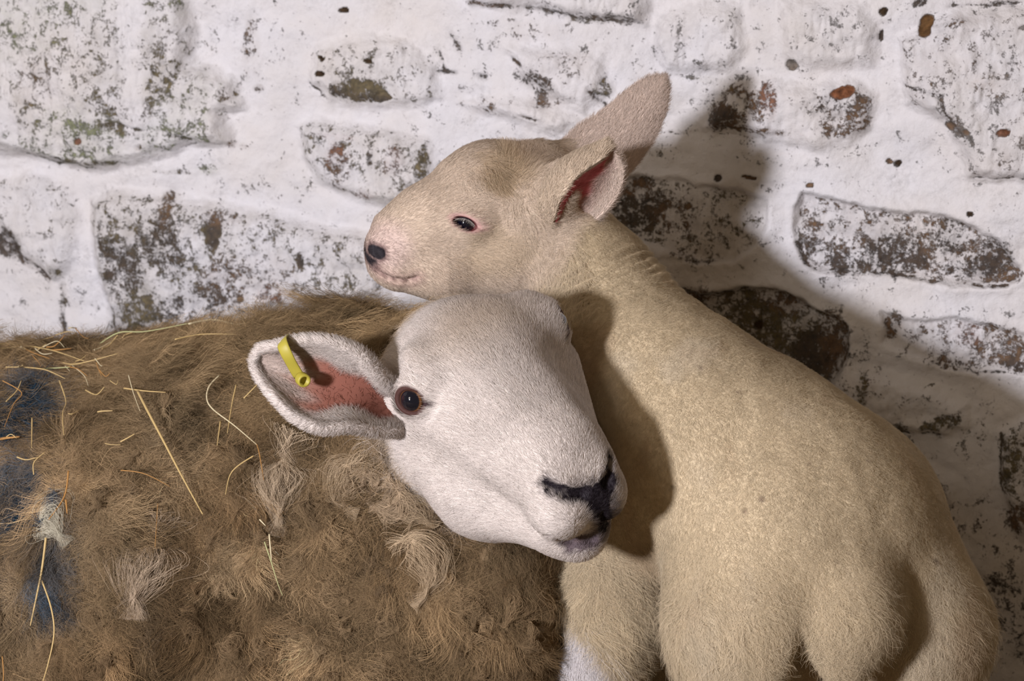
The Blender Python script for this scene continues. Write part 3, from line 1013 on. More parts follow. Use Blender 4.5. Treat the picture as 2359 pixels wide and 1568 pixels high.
def ewe_color(p, wool=None):
    h = hl_inv(p)
    w = ewe_wool(p) if wool is None else wool
    face = np.tile(FACE, (len(p), 1)) * (1 + .06 * fbm(p * 60, 3, 80))[:, None]
    # cream on the forehead and throat, whiter on the muzzle
    face = mix(face, (.64, .51, .385), .85 * sstep(.02, .04, h[:, 2]) * sstep(.05, -.03, h[:, 1]))
    face = mix(face, (.60, .48, .34), sstep(-.04, -.08, h[:, 1] * .7 + h[:, 2] * .6))
    wl = np.tile(EWOOL, (len(p), 1))
    wl = mix(wl, (.17, .112, .064), sstep(-.1, .5, fbm(p * 14, 3, 81)))
    wl = mix(wl, (.43, .33, .225), sstep(.1, .6, fbm(p * 17, 3, 82)))
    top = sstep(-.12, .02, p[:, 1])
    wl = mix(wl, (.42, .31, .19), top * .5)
    wl = wl * np.array([.99, .94, .80])
    # blue marker paint on the flank
    for px, py, rx, ry, st in ((75, 965, 75, 48, 1), (95, 1150, 38, 60, .8), (95, 1185, 30, 24, .9), (15, 1130, 45, 70, .6), (150, 1290, 42, 60, .6), (115, 1400, 42, 55, .75), (0, 1340, 30, 60, .5)):
        q = surf(EW, px, py - 22)
        r = np.hypot((p[:, 0] - q[0]) / (rx * .00042), (p[:, 1] - q[1]) / (ry * .00046)) + fbm(p * 60, 2, 83) * .5
        wl = mix(wl, (.002, .052, .105), min(1, st * 1.1) * .95 * sstep(1.35, .55, r))
    for path_, wd, st in (([(392, 1270), (384, 1360), (372, 1470), (366, 1568)], .012, .75), ([(720, 1050), (705, 1130), (700, 1200)], .010, .5), ([(860, 1240), (900, 1330), (930, 1420)], .014, .4), ([(1290, 1340), (1270, 1450), (1262, 1568)], .02, .5)):  # valleys between the locks: crease shade painted into the wool colour
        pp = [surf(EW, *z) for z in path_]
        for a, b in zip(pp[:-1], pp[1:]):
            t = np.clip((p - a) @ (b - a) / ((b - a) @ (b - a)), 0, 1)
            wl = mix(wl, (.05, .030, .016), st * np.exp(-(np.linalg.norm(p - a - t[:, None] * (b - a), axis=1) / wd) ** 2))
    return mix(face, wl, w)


def ewe_pigment(p, c):
    """dark bare skin of nose, lips and eye rims"""
    h = hl_inv(p)
    ax = np.abs(h[:, 0])
    n2 = fbm(p * 260, 2, 90) * .003 + fbm(p * 90, 2, 91) * .002
    def dseg(a, b):
        a = np.array(a); b = np.array(b)
        q = np.stack([ax, h[:, 1], h[:, 2]], -1) - a
        ba = b - a
        t = np.clip(q @ ba / (ba @ ba), 0, 1)
        return np.linalg.norm(q - t[:, None] * ba, axis=1) + n2
    def path(ch):
        out = np.full(len(p), 9.0)
        for (pa, ra), (pb, rb) in zip(ch[:-1], ch[1:]):
            ba = pb - pa
            t = np.clip((p - pa) @ ba / (ba @ ba), 0, 1)
            out = np.minimum(out, np.linalg.norm(p - pa - t[:, None] * ba, axis=1) - (ra + (rb - ra) * t))
        return out + n2
    grey = path([(q, .012) for q, r in NOSE[1][1:]])
    c = mix(c, (.13, .10, .095), .8 * sstep(.006, -.003, grey))
    md = path([(q + [0, -.002, 0], .003) for q, r in MOUTH[3:6]])
    c = mix(c, (.085, .055, .068), .92 * sstep(.0075, .0025, md))
    ml = path([(q, .0) for q, r in MOUTH])
    c = mix(c, (.26, .18, .17), .6 * sstep(.004, .001, ml))
    d = np.minimum(path(NOSE[0]), path(NOSE[1]))
    c = mix(c, (.10, .08, .08), .7 * sstep(.0065, .001, d))
    c = mix(c, (.020, .015, .019), sstep(.0026, .0002, d))
    for cc, u, Re in ewe_eyes:
        q = (p - cc) @ Re.T
        r = np.hypot(q[:, 0] / .0155, q[:, 1] / .0125)
        c = mix(c, (.075, .032, .026), sstep(1.12, .92, r) * (q[:, 2] > 0))
        r2 = np.abs(q[:, 1]) / .0022 + np.maximum(0, q[:, 0] - .021) / .002 + np.maximum(0, .008 - q[:, 0]) / .002
        c = mix(c, (.05, .028, .03), sstep(1.3, .6, r2) * (q[:, 2] > .004))
    return c


ew_w = ewe_wool(EV)
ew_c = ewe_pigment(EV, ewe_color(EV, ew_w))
n1 = len(V1) + len(V2)
ew_w[n1:] = 0


def ear_color(uv, n=0):
    u, v, inn = uv.T
    pink = sstep(.04, .12, u) * sstep(.80, .62, u + .06 * np.sin(v * 19)) * sstep(.16, .30, v + .05 * np.sin(u * 23)) * sstep(.90, .80, v + .06 * np.sin(u * 17)) * inn
    return pink


pe = ear_color(UVE)
ce = np.tile(FACE, (len(VE), 1))
ce = mix(ce, (.32, .125, .088), pe)
ce = mix(ce, (.03, .015, .015), UVE[:, 2] * sstep(1.3, .6, np.hypot((UVE[:, 0] - .33) / .018, (UVE[:, 1] - .30) / .05)))
ce = mix(ce, (.36, .24, .18), UVE[:, 2] * sstep(.55, .75, UVE[:, 0]) * .6)
ew_c[n1:n1 + len(VE)] = ce
ew_c[n1 + len(VE):] = FACE * .8
ew_c[n1 + len(VE) + len(VX):] = FACE
# lumpy fleece under the locks
def lumps(p):
    return fbm(p * np.array([24, 8, 18]), 3, 60) * .022 + fbm(p * 55, 2, 61) * .006 - .003


lump = lumps(EV) * ew_w
EV = EV + EN * lump[:, None]
skin = mat_skin('short_haired_skin', .7)
woolm = mat_skin('matted_wool', .95, .9, 260, .05)
EBASE = toworld(P(300, 1400, 2.05)); EBASE[2] = 0.0
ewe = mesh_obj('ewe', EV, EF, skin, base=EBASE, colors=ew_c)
tag(ewe, 'large ewe lying by the wall, clean white face, dirty brown fleece and yellow ear tag', 'sheep')
print('ewe', time.time() - T0, len(EV))


def mat_eye(name, pupil, iris, ring):
    m, nt, b = mat_plain(name, (0, 0, 0), .08, .5, 1.0)
    a = attr_node(nt, 'col')
    nt.links.new(a.outputs['Color'], b.inputs['Base Color'])
    return m


eye_m = mat_eye('wet_eye', 0, 0, 0)


def eyeball(parent, c, u, lax, r, iris, pr, label):
    V, F = ball(c, r, u, 40)
    q = (V - c) / r
    s = q @ unit(lax); t = q @ np.cross(unit(u), unit(lax)); z = q @ unit(u)
    rr = np.hypot(s, t)
    C = np.tile(np.array((.030, .014, .010)), (len(V), 1))
    C = mix(C, iris, sstep(.76, .70, rr) * (z > 0))
    C = mix(C, np.array(iris) * .35, sstep(.66, .69, rr) * sstep(.78, .70, rr) * (z > 0))
    pu = np.hypot(s / pr[0], t / pr[1])
    C = mix(C, (.003, .004, .010), sstep(1.06, .98, pu) * (z > 0))
    # the cornea stands a little proud
    V = V + unit(u) * (r * .12 * sstep(.75, .1, rr) * (z > 0))[:, None]
    o = mesh_obj('eye', V, F, eye_m, parent, colors=C)
    if label: o['label'] = label
    return o


for k, (c, u, Re) in enumerate(ewe_eyes):
    eyeball(ewe, c + u * .0005, u, Re[0], .0138, (.20, .085, .03), (.63, .60), None if k else 'round dark eye with a narrow amber ring, left in the photo')

# yellow ear tag: a strap over the top edge of the ear, with its button inside the cup
ym, _, _ = mat_plain('yellow_plastic', (.44, .37, .05), .5, .4)
tp = resample([P(676, 800, 1.755), P(664, 783, 1.740), P(650, 788, 1.716), P(660, 815, 1.713), P(676, 845, 1.720), P(690, 868, 1.726)], 24)
V, F = tube(tp, .0050, 12, .25, up=(-0.4, .1, -1))
ytag = mesh_obj('ear_tag', V, F, ym, ewe)
ytag['label'] = 'bright yellow plastic loop tag'
ax_ = unit(np.array([.45, -.30, -.85]))
c0 = P(693, 870, 1.724)
prof = [(.0, .0050), (.002, .0056), (.007, .0056), (.0085, .0050), (.0085, .0036), (.004, .0030)]
a = unit(np.cross(ax_, [0, 1, 0])); b = np.cross(ax_, a)
ph = np.linspace(0, 2 * np.pi, 28, endpoint=False)
V = np.concatenate([c0 + ax_ * z + r * (np.cos(ph)[:, None] * a + np.sin(ph)[:, None] * b) for z, r in prof] + [[c0], [c0 + ax_ * .004]])
n = 28
i = np.arange(len(prof) * n).reshape(-1, n); j = np.roll(i, -1, 1)
F = np.concatenate([np.stack([i[:-1], i[1:], j[1:], j[:-1]], -1).reshape(-1, 4),
                    np.stack([i[0], j[0], np.full(n, len(prof) * n), np.full(n, len(prof) * n)], -1),
                    np.stack([j[-1], i[-1], np.full(n, len(prof) * n + 1), np.full(n, len(prof) * n + 1)], -1)])
mesh_obj('tag_button', V, orient(V, F), ym, ytag)

if FUR:
    hm = mat_hair('white_face_hair', .8)
    fm = mat_hair('fleece_fibre', .45)
    up_to = len(V1)
    W0 = seen(EV, EN)
    # short hair of the head and ears
    hh = hl_inv(EV)
    pig = (ew_c.mean(1) < .14)
    w = W0 * (1 - ew_w) * np.where(pig, .55, 1)
    eyez = np.ones(len(EV))
    for cc, u, Re in ewe_eyes:
        q = (EV - cc) @ Re.T
        r = np.minimum(np.hypot(q[:, 0] / .0160, q[:, 1] / .0128), 9) + (q[:, 2] < -.004) * 9
        eyez = np.minimum(eyez, sstep(.98, 1.12, r))
    w *= eyez
    w[n1:n1 + len(VE)] *= 1 - .93 * pe
    r_, n_, c_, vi, rng = roots(EV, EN, ew_c, EF, w, 170000, 1)
    q = hl_inv(r_)
    comb = -HR[1] + HR[0] * (q[:, 0:1] * 14) - HR[2] * np.clip(-.2 - q[:, 2:3] * 9, -.3, 1.1)
    comb = comb + vec_noise(r_ * 28, 200) * .45
    ear = vi >= n1
    L = np.where(q[:, 1] > .09, .0045, .0078) * (.75 + .5 * rng.random(len(r_)))
    dark = c_.mean(1) < .14
    L = np.where(dark, .0024, L)
    er = np.zeros(len(r_), bool); er[ear] = True
    comb[er] = np.array([-1.0, .05, 0]) + vec_noise(r_[er] * 60, 210) * .5 + unit(r_[er] - P(720, 885, 1.73)) * .7
    L[er] = .0058 * (.6 + .6 * rng.random(er.sum()))
    lift = np.where(er, .50, .32)
    p = strands(r_, n_, comb, L, lift, 5, rng, clump=.45, cell=.0026, jit=.25)
    c_ = c_ * (1 + .16 * fbm(r_ * 330, 2, 206))[:, None]
    hair_obj('face_hair', p, .00013, vary(c_, rng, .15), n_, hm, ewe)
    # cream ruff, longer, where the head meets the fleece
    d = hh[:, 1] * .75 + hh[:, 2] * .62
    w = W0 * sstep(-.045, -.06, d) * sstep(-.16, -.10, d) * (np.arange(len(EV)) < n1)
    r_, n_, c_, vi, rng = roots(EV, EN, ew_c, EF, w, 22000, 2)
    comb = DOWN * .6 + unit(r_ - HL(0, .02, 0)) + vec_noise(r_ * 30, 220) * .7
    p = strands(r_, n_, comb, (.014 * (.5 + .8 * rng.random(len(r_)))), .34, 8, rng, curl=.0016, cfreq=1.2, clump=.75, cell=.009, cseed=2)
    cc = mix(c_, (.42, .30, .175), .6)
    hair_obj('neck_hair', p, .00014, vary(cc, rng, .15), n_, fm, ewe)
    # fleece: matted locks hanging down the side
    w = W0 * ew_w
    r_, n_, c_, vi, rng = roots(EV, EN, ew_c, EF, w, 420000, 3)
    fld = vec_noise(r_ * np.array([15, 8, 12]), 230) * 1.1 + vec_noise(r_ * 45, 233) * 1.0
    comb = DOWN * 1.1 + fld
    cp, cid, cd = worley(r_, .013, 7)
    L = .030 * (.35 + 1.1 * cid) * (.6 + .7 * rng.random(len(r_)))
    p = strands(r_, n_, comb, L, .32 + .25 * cid, 9, rng, curl=.0038, cfreq=1.5, clump=.70, cell=.013, cseed=7, jit=.30)
    p = p + vec_noise(p.reshape(-1, 3) * 160, 236).reshape(p.shape) * .0022 * np.linspace(0, 1, 9)[None, :, None]
    bp_, bid, bd = worley(r_ * np.array([1.5, .8, 1.2]), .030, 17)
    mot = fbm(r_ * np.array([60, 24, 50]), 3, 261) + .5 * fbm(r_ * 150, 2, 262)
    cc = c_ * (.70 + .5 * cid)[:, None] * (.75 + .45 * bid)[:, None] * (.70 * np.exp(1.8 * mot))[:, None]
    p = r_[:, None] + (p - r_[:, None]) * (.65 + .75 * bid)[:, None, None]
    hair_obj('fleece', p, .00012, vary(cc, rng, .16), n_, fm, ewe, np.linspace(1, .4, 9))
    # loose frizz over the locks
    r_, n_, c_, vi, rng = roots(EV, EN, ew_c, EF, w, 160000, 4)
    comb = DOWN * .4 + vec_noise(r_ * 60, 240) * 1.6
    p = strands(r_ + n_ * .007, n_, comb, .026 * (.5 + rng.random(len(r_))), .40, 8, rng, curl=.0028, cfreq=1.4, jit=.6)
    p = p + vec_noise(p.reshape(-1, 3) * 120, 246).reshape(p.shape) * .003 * np.linspace(0, 1, 8)[None, :, None]
    hair_obj('frizz', p, .000065, vary(mix(c_ * .85 * np.exp(1.3 * fbm(r_ * np.array([60, 24, 50]), 3, 261))[:, None], (.46, .32, .18), .22 * (c_[:, 0] > .06)), rng, .2), n_, fm, ewe)
    # single matted locks that stand out of the fleece
    def lock(path_, wd, n, colr, rng, out=.014, k=14):
        base = [surf(EW, *z) for z in path_]
        g = grad(EW, np.array(base))
        lm_ = lumps(np.array(base))
        base = np.array(base) + g * (lm_ + out)[:, None]
        base[0] -= g[0] * out * .9
        c = resample(base, k)
        gg = unit(resample(g, k))
        tt = unit(np.gradient(c, axis=0)); sd = np.cross(tt, gg)
        th = np.linspace(0, 1, k)
        env = (wd * .00037) * (1 - .72 * th ** 1.6)
        a = rng.normal(0, .75, (n, 1)) * (1 + .5 * th); b = rng.normal(0, .5, (n, 1)) * (1 + .5 * th)
        tw = rng.uniform(0, 6.28, (n, 1))
        o1 = a * np.cos(th * 5 + tw * .15) + .22 * np.sin(th * 19 + tw)
        o2 = b * np.cos(th * 5) + .22 * np.cos(th * 17 + tw)
        p = c[None] + (env[None] * o1)[..., None] * sd[None] + (env[None] * o2)[..., None] * gg[None]
        p = p + vec_noise(p.reshape(-1, 3) * 150, 256).reshape(p.shape) * .0030 * th[None, :, None]
        return p, np.tile(colr, (n, 1)), np.tile(unit(g.mean(0)), (n, 1))
    rng = np.random.default_rng(31)
    LK = [([(705, 1010), (668, 1080), (652, 1160), (640, 1240)], 50, 420, (.52, .40, .27)),
          ([(905, 1262), (948, 1240), (985, 1285), (992, 1350), (958, 1398)], 36, 300, (.52, .39, .25)),
          ([(880, 1190), (950, 1165), (1005, 1205)], 34, 220, (.44, .33, .21)),
          ([(372, 1185), (346, 1270), (326, 1350), (318, 1430)], 60, 420, (.52, .40, .28)),
          ([(112, 1262), (142, 1222), (176, 1268)], 34, 260, (.55, .50, .38)),
          ([(860, 1050), (800, 1085), (785, 1150), (830, 1180)], 34, 240, (.48, .36, .23)),
          ([(760, 1090), (800, 1110), (850, 1090), (880, 1110)], 26, 200, (.46, .34, .22)),
          ([(900, 1090), (940, 1130), (915, 1170), (850, 1165)], 28, 220, (.46, .34, .22))]
    for q in range(150):
        x, y = rng.uniform(0, 1230), rng.uniform(900, 1560)
        if (y < 1300 and x > 900) or (y < 1080 and x > 700): continue
        a = rng.normal(1.5, .7); l = rng.uniform(40, 110); tw = rng.normal(0, .5)
        pp = [(x, y)]
        for z in range(3):
            pp.append((pp[-1][0] + l / 3 * math.cos(a), pp[-1][1] + l / 3 * math.sin(a))); a += tw
        c = ewe_color(surf(EW, x, y)[None], np.ones(1))[0]
        LK.append((pp, rng.uniform(12, 30), 90, tuple(c * rng.uniform(.7, 1.3) + .01)))
    res = [lock(*z, rng) for z in LK]
    hair_obj('wool_locks', np.concatenate([z[0] for z in res]), .00013, vary(np.concatenate([z[1] for z in res]), rng, .15),
             np.concatenate([z[2] for z in res]), fm, ewe)
print('ewe fur', time.time() - T0)


# ================================================================== LAMB
lamb_eyes = []


def lamb_sdf():
    s = Sdf()
    # trunk
    s.ell(P(1830, 1150, 1.83), (.093, .085, .10), k=.03)
    s.chain([(P(1830, 1150, 1.83), .080), (P(1650, 1050, 1.865), .090), (P(1480, 890, 1.905), .076), (P(1372, 680, 1.955), .050), (P(1300, 575, 1.955), .046)], k=.05)
    s.ell(P(1560, 1060, 1.86), (.080, .078, .09), k=.05)
    # hind quarters
    s.ell(P(1865, 1225, 1.79), (.095, .072, .076), k=.03)
    s.chain([(P(1985, 1225, 1.84), .066), (P(2085, 1450, 1.82), .060), (P(2100, 1780, 1.86), .038), (P(2090, 2080, 1.80), .018), (P(2100, 2300, 1.82), .016)], k=.05)
    s.chain([(P(1765, 1290, 1.765), .062), (P(1728, 1440, 1.755), .055), (P(1700, 1800, 1.79), .036), (P(1690, 2080, 1.72), .018), (P(1700, 2345, 1.76), .016)], k=.05)
    # clefts on either side of the tail
    s.chain([(P(1868, 1492, 1.705), .008), (P(1888, 1540, 1.715), .020), (P(1915, 1640, 1.74), .040)], k=.025, cut=True)
    s.chain([(P(2018, 1400, 1.73), .006), (P(2018, 1500, 1.74), .014), (P(1990, 1640, 1.76), .034)], k=.025, cut=True)
    s.chain([(P(1915, 1310, 1.775), .032), (P(1945, 1385, 1.738), .035), (P(1955, 1450, 1.722), .027), (P(1943, 1530, 1.718), .011)], k=.03)
    # fore legs
    s.chain([(P(1500, 1130, 1.91), .050), (P(1408, 1330, 1.875), .036), (P(1408, 1420, 1.872), .035), (P(1375, 1510, 1.865), .029), (P(1338, 1600, 1.86), .022), (P(1345, 1850, 1.86), .015), (P(1345, 2205, 1.86), .015)], k=.03)
    s.chain([(P(1560, 1150, 2.0), .05), (P(1500, 1500, 1.99), .030), (P(1490, 1800, 1.99), .015), (P(1490, 2095, 1.99), .015)], k=.03)
    # skull
    s.ell(P(1175, 450, 1.958), (.048, .044, .042), k=.03)
    s.ell(P(1112, 425, 1.948), (.034, .036, .036), k=.02)
    s.ell(P(1130, 540, 1.950), (.062, .050, .045), k=.03)
    s.chain([(P(1070, 480, 1.938), .041), (P(985, 525, 1.925), .034), (P(920, 565, 1.915), .0265), (P(900, 582, 1.912), .0175)], k=.02)
    s.chain([(P(1140, 600, 1.945), .034), (P(1010, 622, 1.925), .022), (P(920, 628, 1.915), .0135)], k=.02)
    s.ell(P(908, 615, 1.915), (.020, .013, .019), k=.01)
    # ear roots
    s.cap(P(1235, 480, 1.925), .022, P(1290, 430, 1.905), .016, k=.025)
    s.cap(P(1270, 385, 1.975), .022, P(1325, 340, 1.985), .009, k=.03)
    # brow over the near eye
    for px, py, u in ((1072, 512, unit([-.28, .10, -.95])), (1020, 500, unit([-.35, .10, .93]))):
        near = u[2] < 0
        if near:
            h = surf(s, px, py)
            u = unit(.55 * u + .45 * grad(s, h)[0])
        else:
            d = np.linspace(2.2, 1.9, 900)
            q = np.stack([(px - 1179.5) * d / FPX, (784 - py) * d / FPX, d], -1).astype(np.float32)
            h = q[np.argmax(s(q) < 0)]
        c = h - u * .0098
        lax = unit(np.array([1.0, -.34, 0]) - u * np.dot([1.0, -.34, 0], u))
        up = np.cross(u, lax)
        if up[1] < 0: up = -up
        lamb_eyes.append((c, u, np.stack([lax, up, u])))
    for c, u, Re in lamb_eyes:
        s.ell(c + u * .0008, (.0150, .0120, .0118), Re, k=.016)
    for c, u, Re in lamb_eyes:
        s.ell(c + u * .0125 - Re[1] * .0015, (.0105, .0056, .010), Re, k=.002, cut=True)
        s.cap(c + u * .0115 - Re[0] * .008, .0018, c + u * .0095 - Re[0] * .0150 - Re[1] * .001, .0006, k=.003, cut=True)
        s.cap(c + u * .0115 + Re[0] * .008, .0016, c + u * .0095 + Re[0] * .0150, .0006, k=.003, cut=True)
    # nostrils and mouth
    n0 = surf(s, 871, 580)
    s.chain([(n0 + [-.004, .005, 0], .0018), (n0 + [0, 0, -.001], .0040), (n0 + [.003, -.004, 0], .0020)], k=.004, cut=True)
    n1 = n0 + np.array([-.002, 0, .026])
    s.cap(n1, .0035, n1 + [.003, -.004, 0], .002, k=.004, cut=True)
    mo = [surf(s, *q) for q in ((872, 627), (890, 638), (915, 646), (940, 646), (958, 638))]
    s.chain([(q, r) for q, r in zip(mo, (.0016, .0018, .0018, .0016, .001))], k=.004, cut=True)
    return s, n0, mo


LS, LN0, LMO = lamb_sdf()
LHC = P(1120, 500, 1.95)


def lhead_side(c):
    return ((c - P(1320, 560, 1.955)) @ unit([-1.0, .62, 0])) > 0


V1, F1 = mesh_sdf(LS, P(840, 720, 1.95) * [1, 1, 0] + [0, 0, 1.86], P(1400, 290, 1.95) * [1, 1, 0] + [0, 0, 2.05], .0011)
V1, F1 = cut_mesh(V1, F1, lhead_side)
V2, F2 = mesh_sdf(LS, [-.02, -.585, 1.60], [.46, .14, 2.10], .0026)
V2, F2 = cut_mesh(V2, F2, lambda c: ~lhead_side(c + unit([1.0, -.62, 0]) * .005))
# wrinkled neck and lumpy coat
VB = V2
ax = unit(P(1480, 890, 1.93) - P(1340, 620, 1.955))
tn = (VB - P(1340, 620, 1.955)) @ ax
LV_near_root = None
# near ear
na = [(1262, 545, 1.920), (1278, 505, 1.897), (1292, 462, 1.885), (1318, 420, 1.878), (1350, 392, 1.876), (1388, 366, 1.878), (1412, 340, 1.882)]
nb_ = [(1275, 548, 1.925), (1322, 530, 1.925), (1376, 506, 1.920), (1412, 470, 1.912), (1433, 430, 1.902), (1438, 388, 1.892), (1414, 340, 1.882)]
VE1, FE1, UV1 = leaf_ear(na, nb_, lambda u: np.array([-.003, .002, .018 * (1 - u ** 3) + .002]), .0042)
# the fold of the near ear in front of its opening
fa = [(1262, 548, 1.922), (1278, 505, 1.896), (1292, 462, 1.884), (1318, 420, 1.877), (1350, 392, 1.875), (1388, 366, 1.877), (1412, 340, 1.881)]
fb = [(1215, 520, 1.935), (1222, 470, 1.925), (1245, 430, 1.920), (1280, 390, 1.916), (1330, 360, 1.910), (1375, 345, 1.900), (1410, 338, 1.884)]
VE3, FE3, UV3 = leaf_ear(fa, fb, lambda u: np.array([-.004, .006, -.012 * (1 - u) - .002]), .0042)
# far ear, raised
fa2 = [(1285, 340, 1.985), (1330, 295, 1.99), (1385, 258, 1.99), (1440, 212, 1.99), (1492, 180, 1.99), (1530, 176, 1.99)]
fb2 = [(1350, 420, 1.985), (1430, 412, 1.985), (1478, 362, 1.985), (1512, 310, 1.985), (1535, 250, 1.985), (1540, 205, 1.988), (1532, 178, 1.99)]
VE2, FE2, UV2 = leaf_ear(fa2, fb2, lambda u: np.array([0, 0, -.010 * (1 - u) - .003]), .0045)
LV, LF = join([(V1, F1), (V2, F2), (VE1, FE1), (VE3, FE3), (VE2, FE2)])
LN = vert_normals(LV, LF)
nA = len(V1); nB = nA + len(V2)


def lamb_body(p):
    """0 on the smooth haired face, 1 on the woolly coat"""
    t = (p - P(1300, 540, 1.955)) @ unit([1.0, -.75, 0])
    w = sstep(-.004, .022, t + fbm(p * 50, 2, 120) * .012)
    x_ = p[:, 0] * FPX / p[:, 2] + 1179.5; y_ = 784 - p[:, 1] * FPX / p[:, 2]
    leg = sstep(-12, 12, (y_ - 1415) * .62 - (x_ - 1312) * .78) * sstep(1400, 1420, y_) * (x_ < 1490)
    return w * (1 - leg)


LFACE = np.array((.76, .605, .465))
LWOOL = np.array((.67, .535, .35))


def lamb_color(p, w=None):
    w = lamb_body(p) if w is None else w
    c = np.tile(LFACE, (len(p), 1))
    px = p[:, 0] * FPX / p[:, 2] + 1179.5
    py = 784 - p[:, 1] * FPX / p[:, 2]
    # buff forehead and cheek, pinkish nose
    c = mix(c, (.60, .44, .27), .8 * sstep(70, 20, np.hypot((px - 1150) / 1.3, py - 395) + fbm(p * 60, 2, 130) * 30))
    c = mix(c, (.62, .48, .32), .6 * sstep(110, 40, np.hypot(px - 1130, (py - 580) * 1.4) + fbm(p * 60, 2, 131) * 40))
    c = mix(c, (.70, .53, .48), .7 * sstep(90, 30, np.hypot(px - 885, py - 570)))
    wl = np.tile(LWOOL, (len(p), 1)) * (1 + .10 * fbm(p * 22, 3, 132) + .06 * fbm(p * 120, 2, 133))[:, None]
    wl = mix(wl, (.56, .40, .25), .5 * sstep(.15, .55, fbm(p * np.array([30, 12, 20]), 3, 134)))
    wl = mix(wl, (.72, .61, .45), .5 * sstep(.1, .5, fbm(p * np.array([26, 9, 20]), 3, 135)))
    c = mix(c, (.74, .69, .68), sstep(1380, 1420, py) * (px < 1490))
    c = mix(c, wl, w)
    # fine dark freckles on the nose
    for sx, sy, sr in ((1545, 992, 4), (1550, 1122, 3), (1716, 1178, 5), (1708, 1242, 4), (1927, 1293, 5), (2153, 1291, 6), (1612, 850, 4), (1860, 1070, 4), (1755, 1150, 7), (1700, 905, 3), (2000, 1058, 3)):
        c = mix(c, (.12, .065, .05), .8 * sstep(1.5, .6, np.hypot(px - sx, py - sy) / sr) * (p[:, 2] < 1.95))
    fr = sstep(.55, .7, vnoise(p * 900, 140)) * sstep(120, 40, np.hypot(px - 900, py - 560)) * .4
    return mix(c, (.25, .17, .15), fr)


def lamb_pigment(p, c):
    def dseg(a, b):
        q = p - a
        ba = b - a
        t = np.clip(q @ ba / (ba @ ba), 0, 1)
        return np.linalg.norm(q - t[:, None] * ba, axis=1) + fbm(p * 300, 2, 150) * .0012
    d = dseg(LN0 + [-.008, .002, .004], LN0 + [.001, -.001, 0])
    d = np.minimum(d, dseg(LN0 + [-.010, .002, .018], LN0 + [-.004, -.010, .006]) + .001)
    c = mix(c, (.24, .15, .14), .8 * sstep(.011, .006, d))
    c = mix(c, (.022, .018, .022), sstep(.0066, .0048, d))
    dm = np.minimum.reduce([dseg(a, b) for a, b in zip(LMO[:-1], LMO[1:])])
    c = mix(c, (.24, .13, .125), .85 * sstep(.0036, .0010, dm))
    c = mix(c, (.50, .33, .29), .5 * sstep(.012, .004, dm))
    for cc, u, Re in lamb_eyes:
        q = (p - cc) @ Re.T
        r = np.hypot(q[:, 0] / .0165, (q[:, 1] + .0012) / .0078)
        c = mix(c, (.60, .36, .33), .9 * sstep(1.15, .85, r) * (q[:, 2] > 0))
        r = np.hypot(q[:, 0] / .0118, (q[:, 1] + .0015) / .0062)
        c = mix(c, (.16, .045, .045), sstep(1.05, .9, r) * (q[:, 2] > 0))
    return c


LW = lamb_body(LV)
LW[nB:] = 0
LC = lamb_pigment(LV, lamb_color(LV, LW))
fold = np.zeros(len(LV))
t = ((LV - P(1340, 620, 1.955)) @ ax) + fbm(LV * 30, 2, 160) * .006
side = ((LV - P(1400, 720, 1.95)) @ unit([.6, .55, -.5]))
band = sstep(-.005, .02, t) * sstep(.075, .045, t) * sstep(-.06, .0, side)
fold[:] = -np.abs(np.sin(t * 2 * np.pi / .017)) ** .8 * (.0030 + .0030 * np.abs(vnoise(LV * 35, 168))) * band
fold += fbm(LV * np.array([24, 9, 18]), 3, 161) * .0035 * LW + fbm(LV * 90, 2, 162) * .0011 * LW
fold[nB:] = 0
LV = LV + LN * fold[:, None]


def lamb_ear_color(uv, V, ink=1.0):
    u, v, inn = uv.T
    pink = sstep(.66, .46, v + .22 * u + .05 * np.sin(u * 31)) * sstep(.98, .85, u) * inn
    c = np.tile(np.array((.70, .56, .46)), (len(u), 1))
    c = mix(c, (.58, .36, .31), .5 * inn * sstep(.9, .5, v))
    c = mix(c, (.42, .085, .09), pink * ink)
    return mix(c, (.14, .02, .03), pink * ink * sstep(.25, .02, u))


k = nB
LC[k:k + len(VE1)] = lamb_ear_color(UV1, VE1); k += len(VE1)
LC[k:k + len(VE3)] = np.array((.68, .54, .40)); k += len(VE3)
LC[k:k + len(VE2)] = np.array((.68, .54, .45))
LBASE = toworld(P(1700, 1500, 1.85)); LBASE[2] = 0.0
lamb = mesh_obj('lamb', LV, LF, skin, base=LBASE, colors=LC)
tag(lamb, 'young cream lamb seen from behind, resting its chin over the ewe\'s head', 'lamb')
for k, (c, u, Re) in enumerate(lamb_eyes):
    eyeball(lamb, c + u * .0003, u, Re[0], .0110, (.05, .03, .03), (.62, .5), None if k else 'half-closed dark eye')

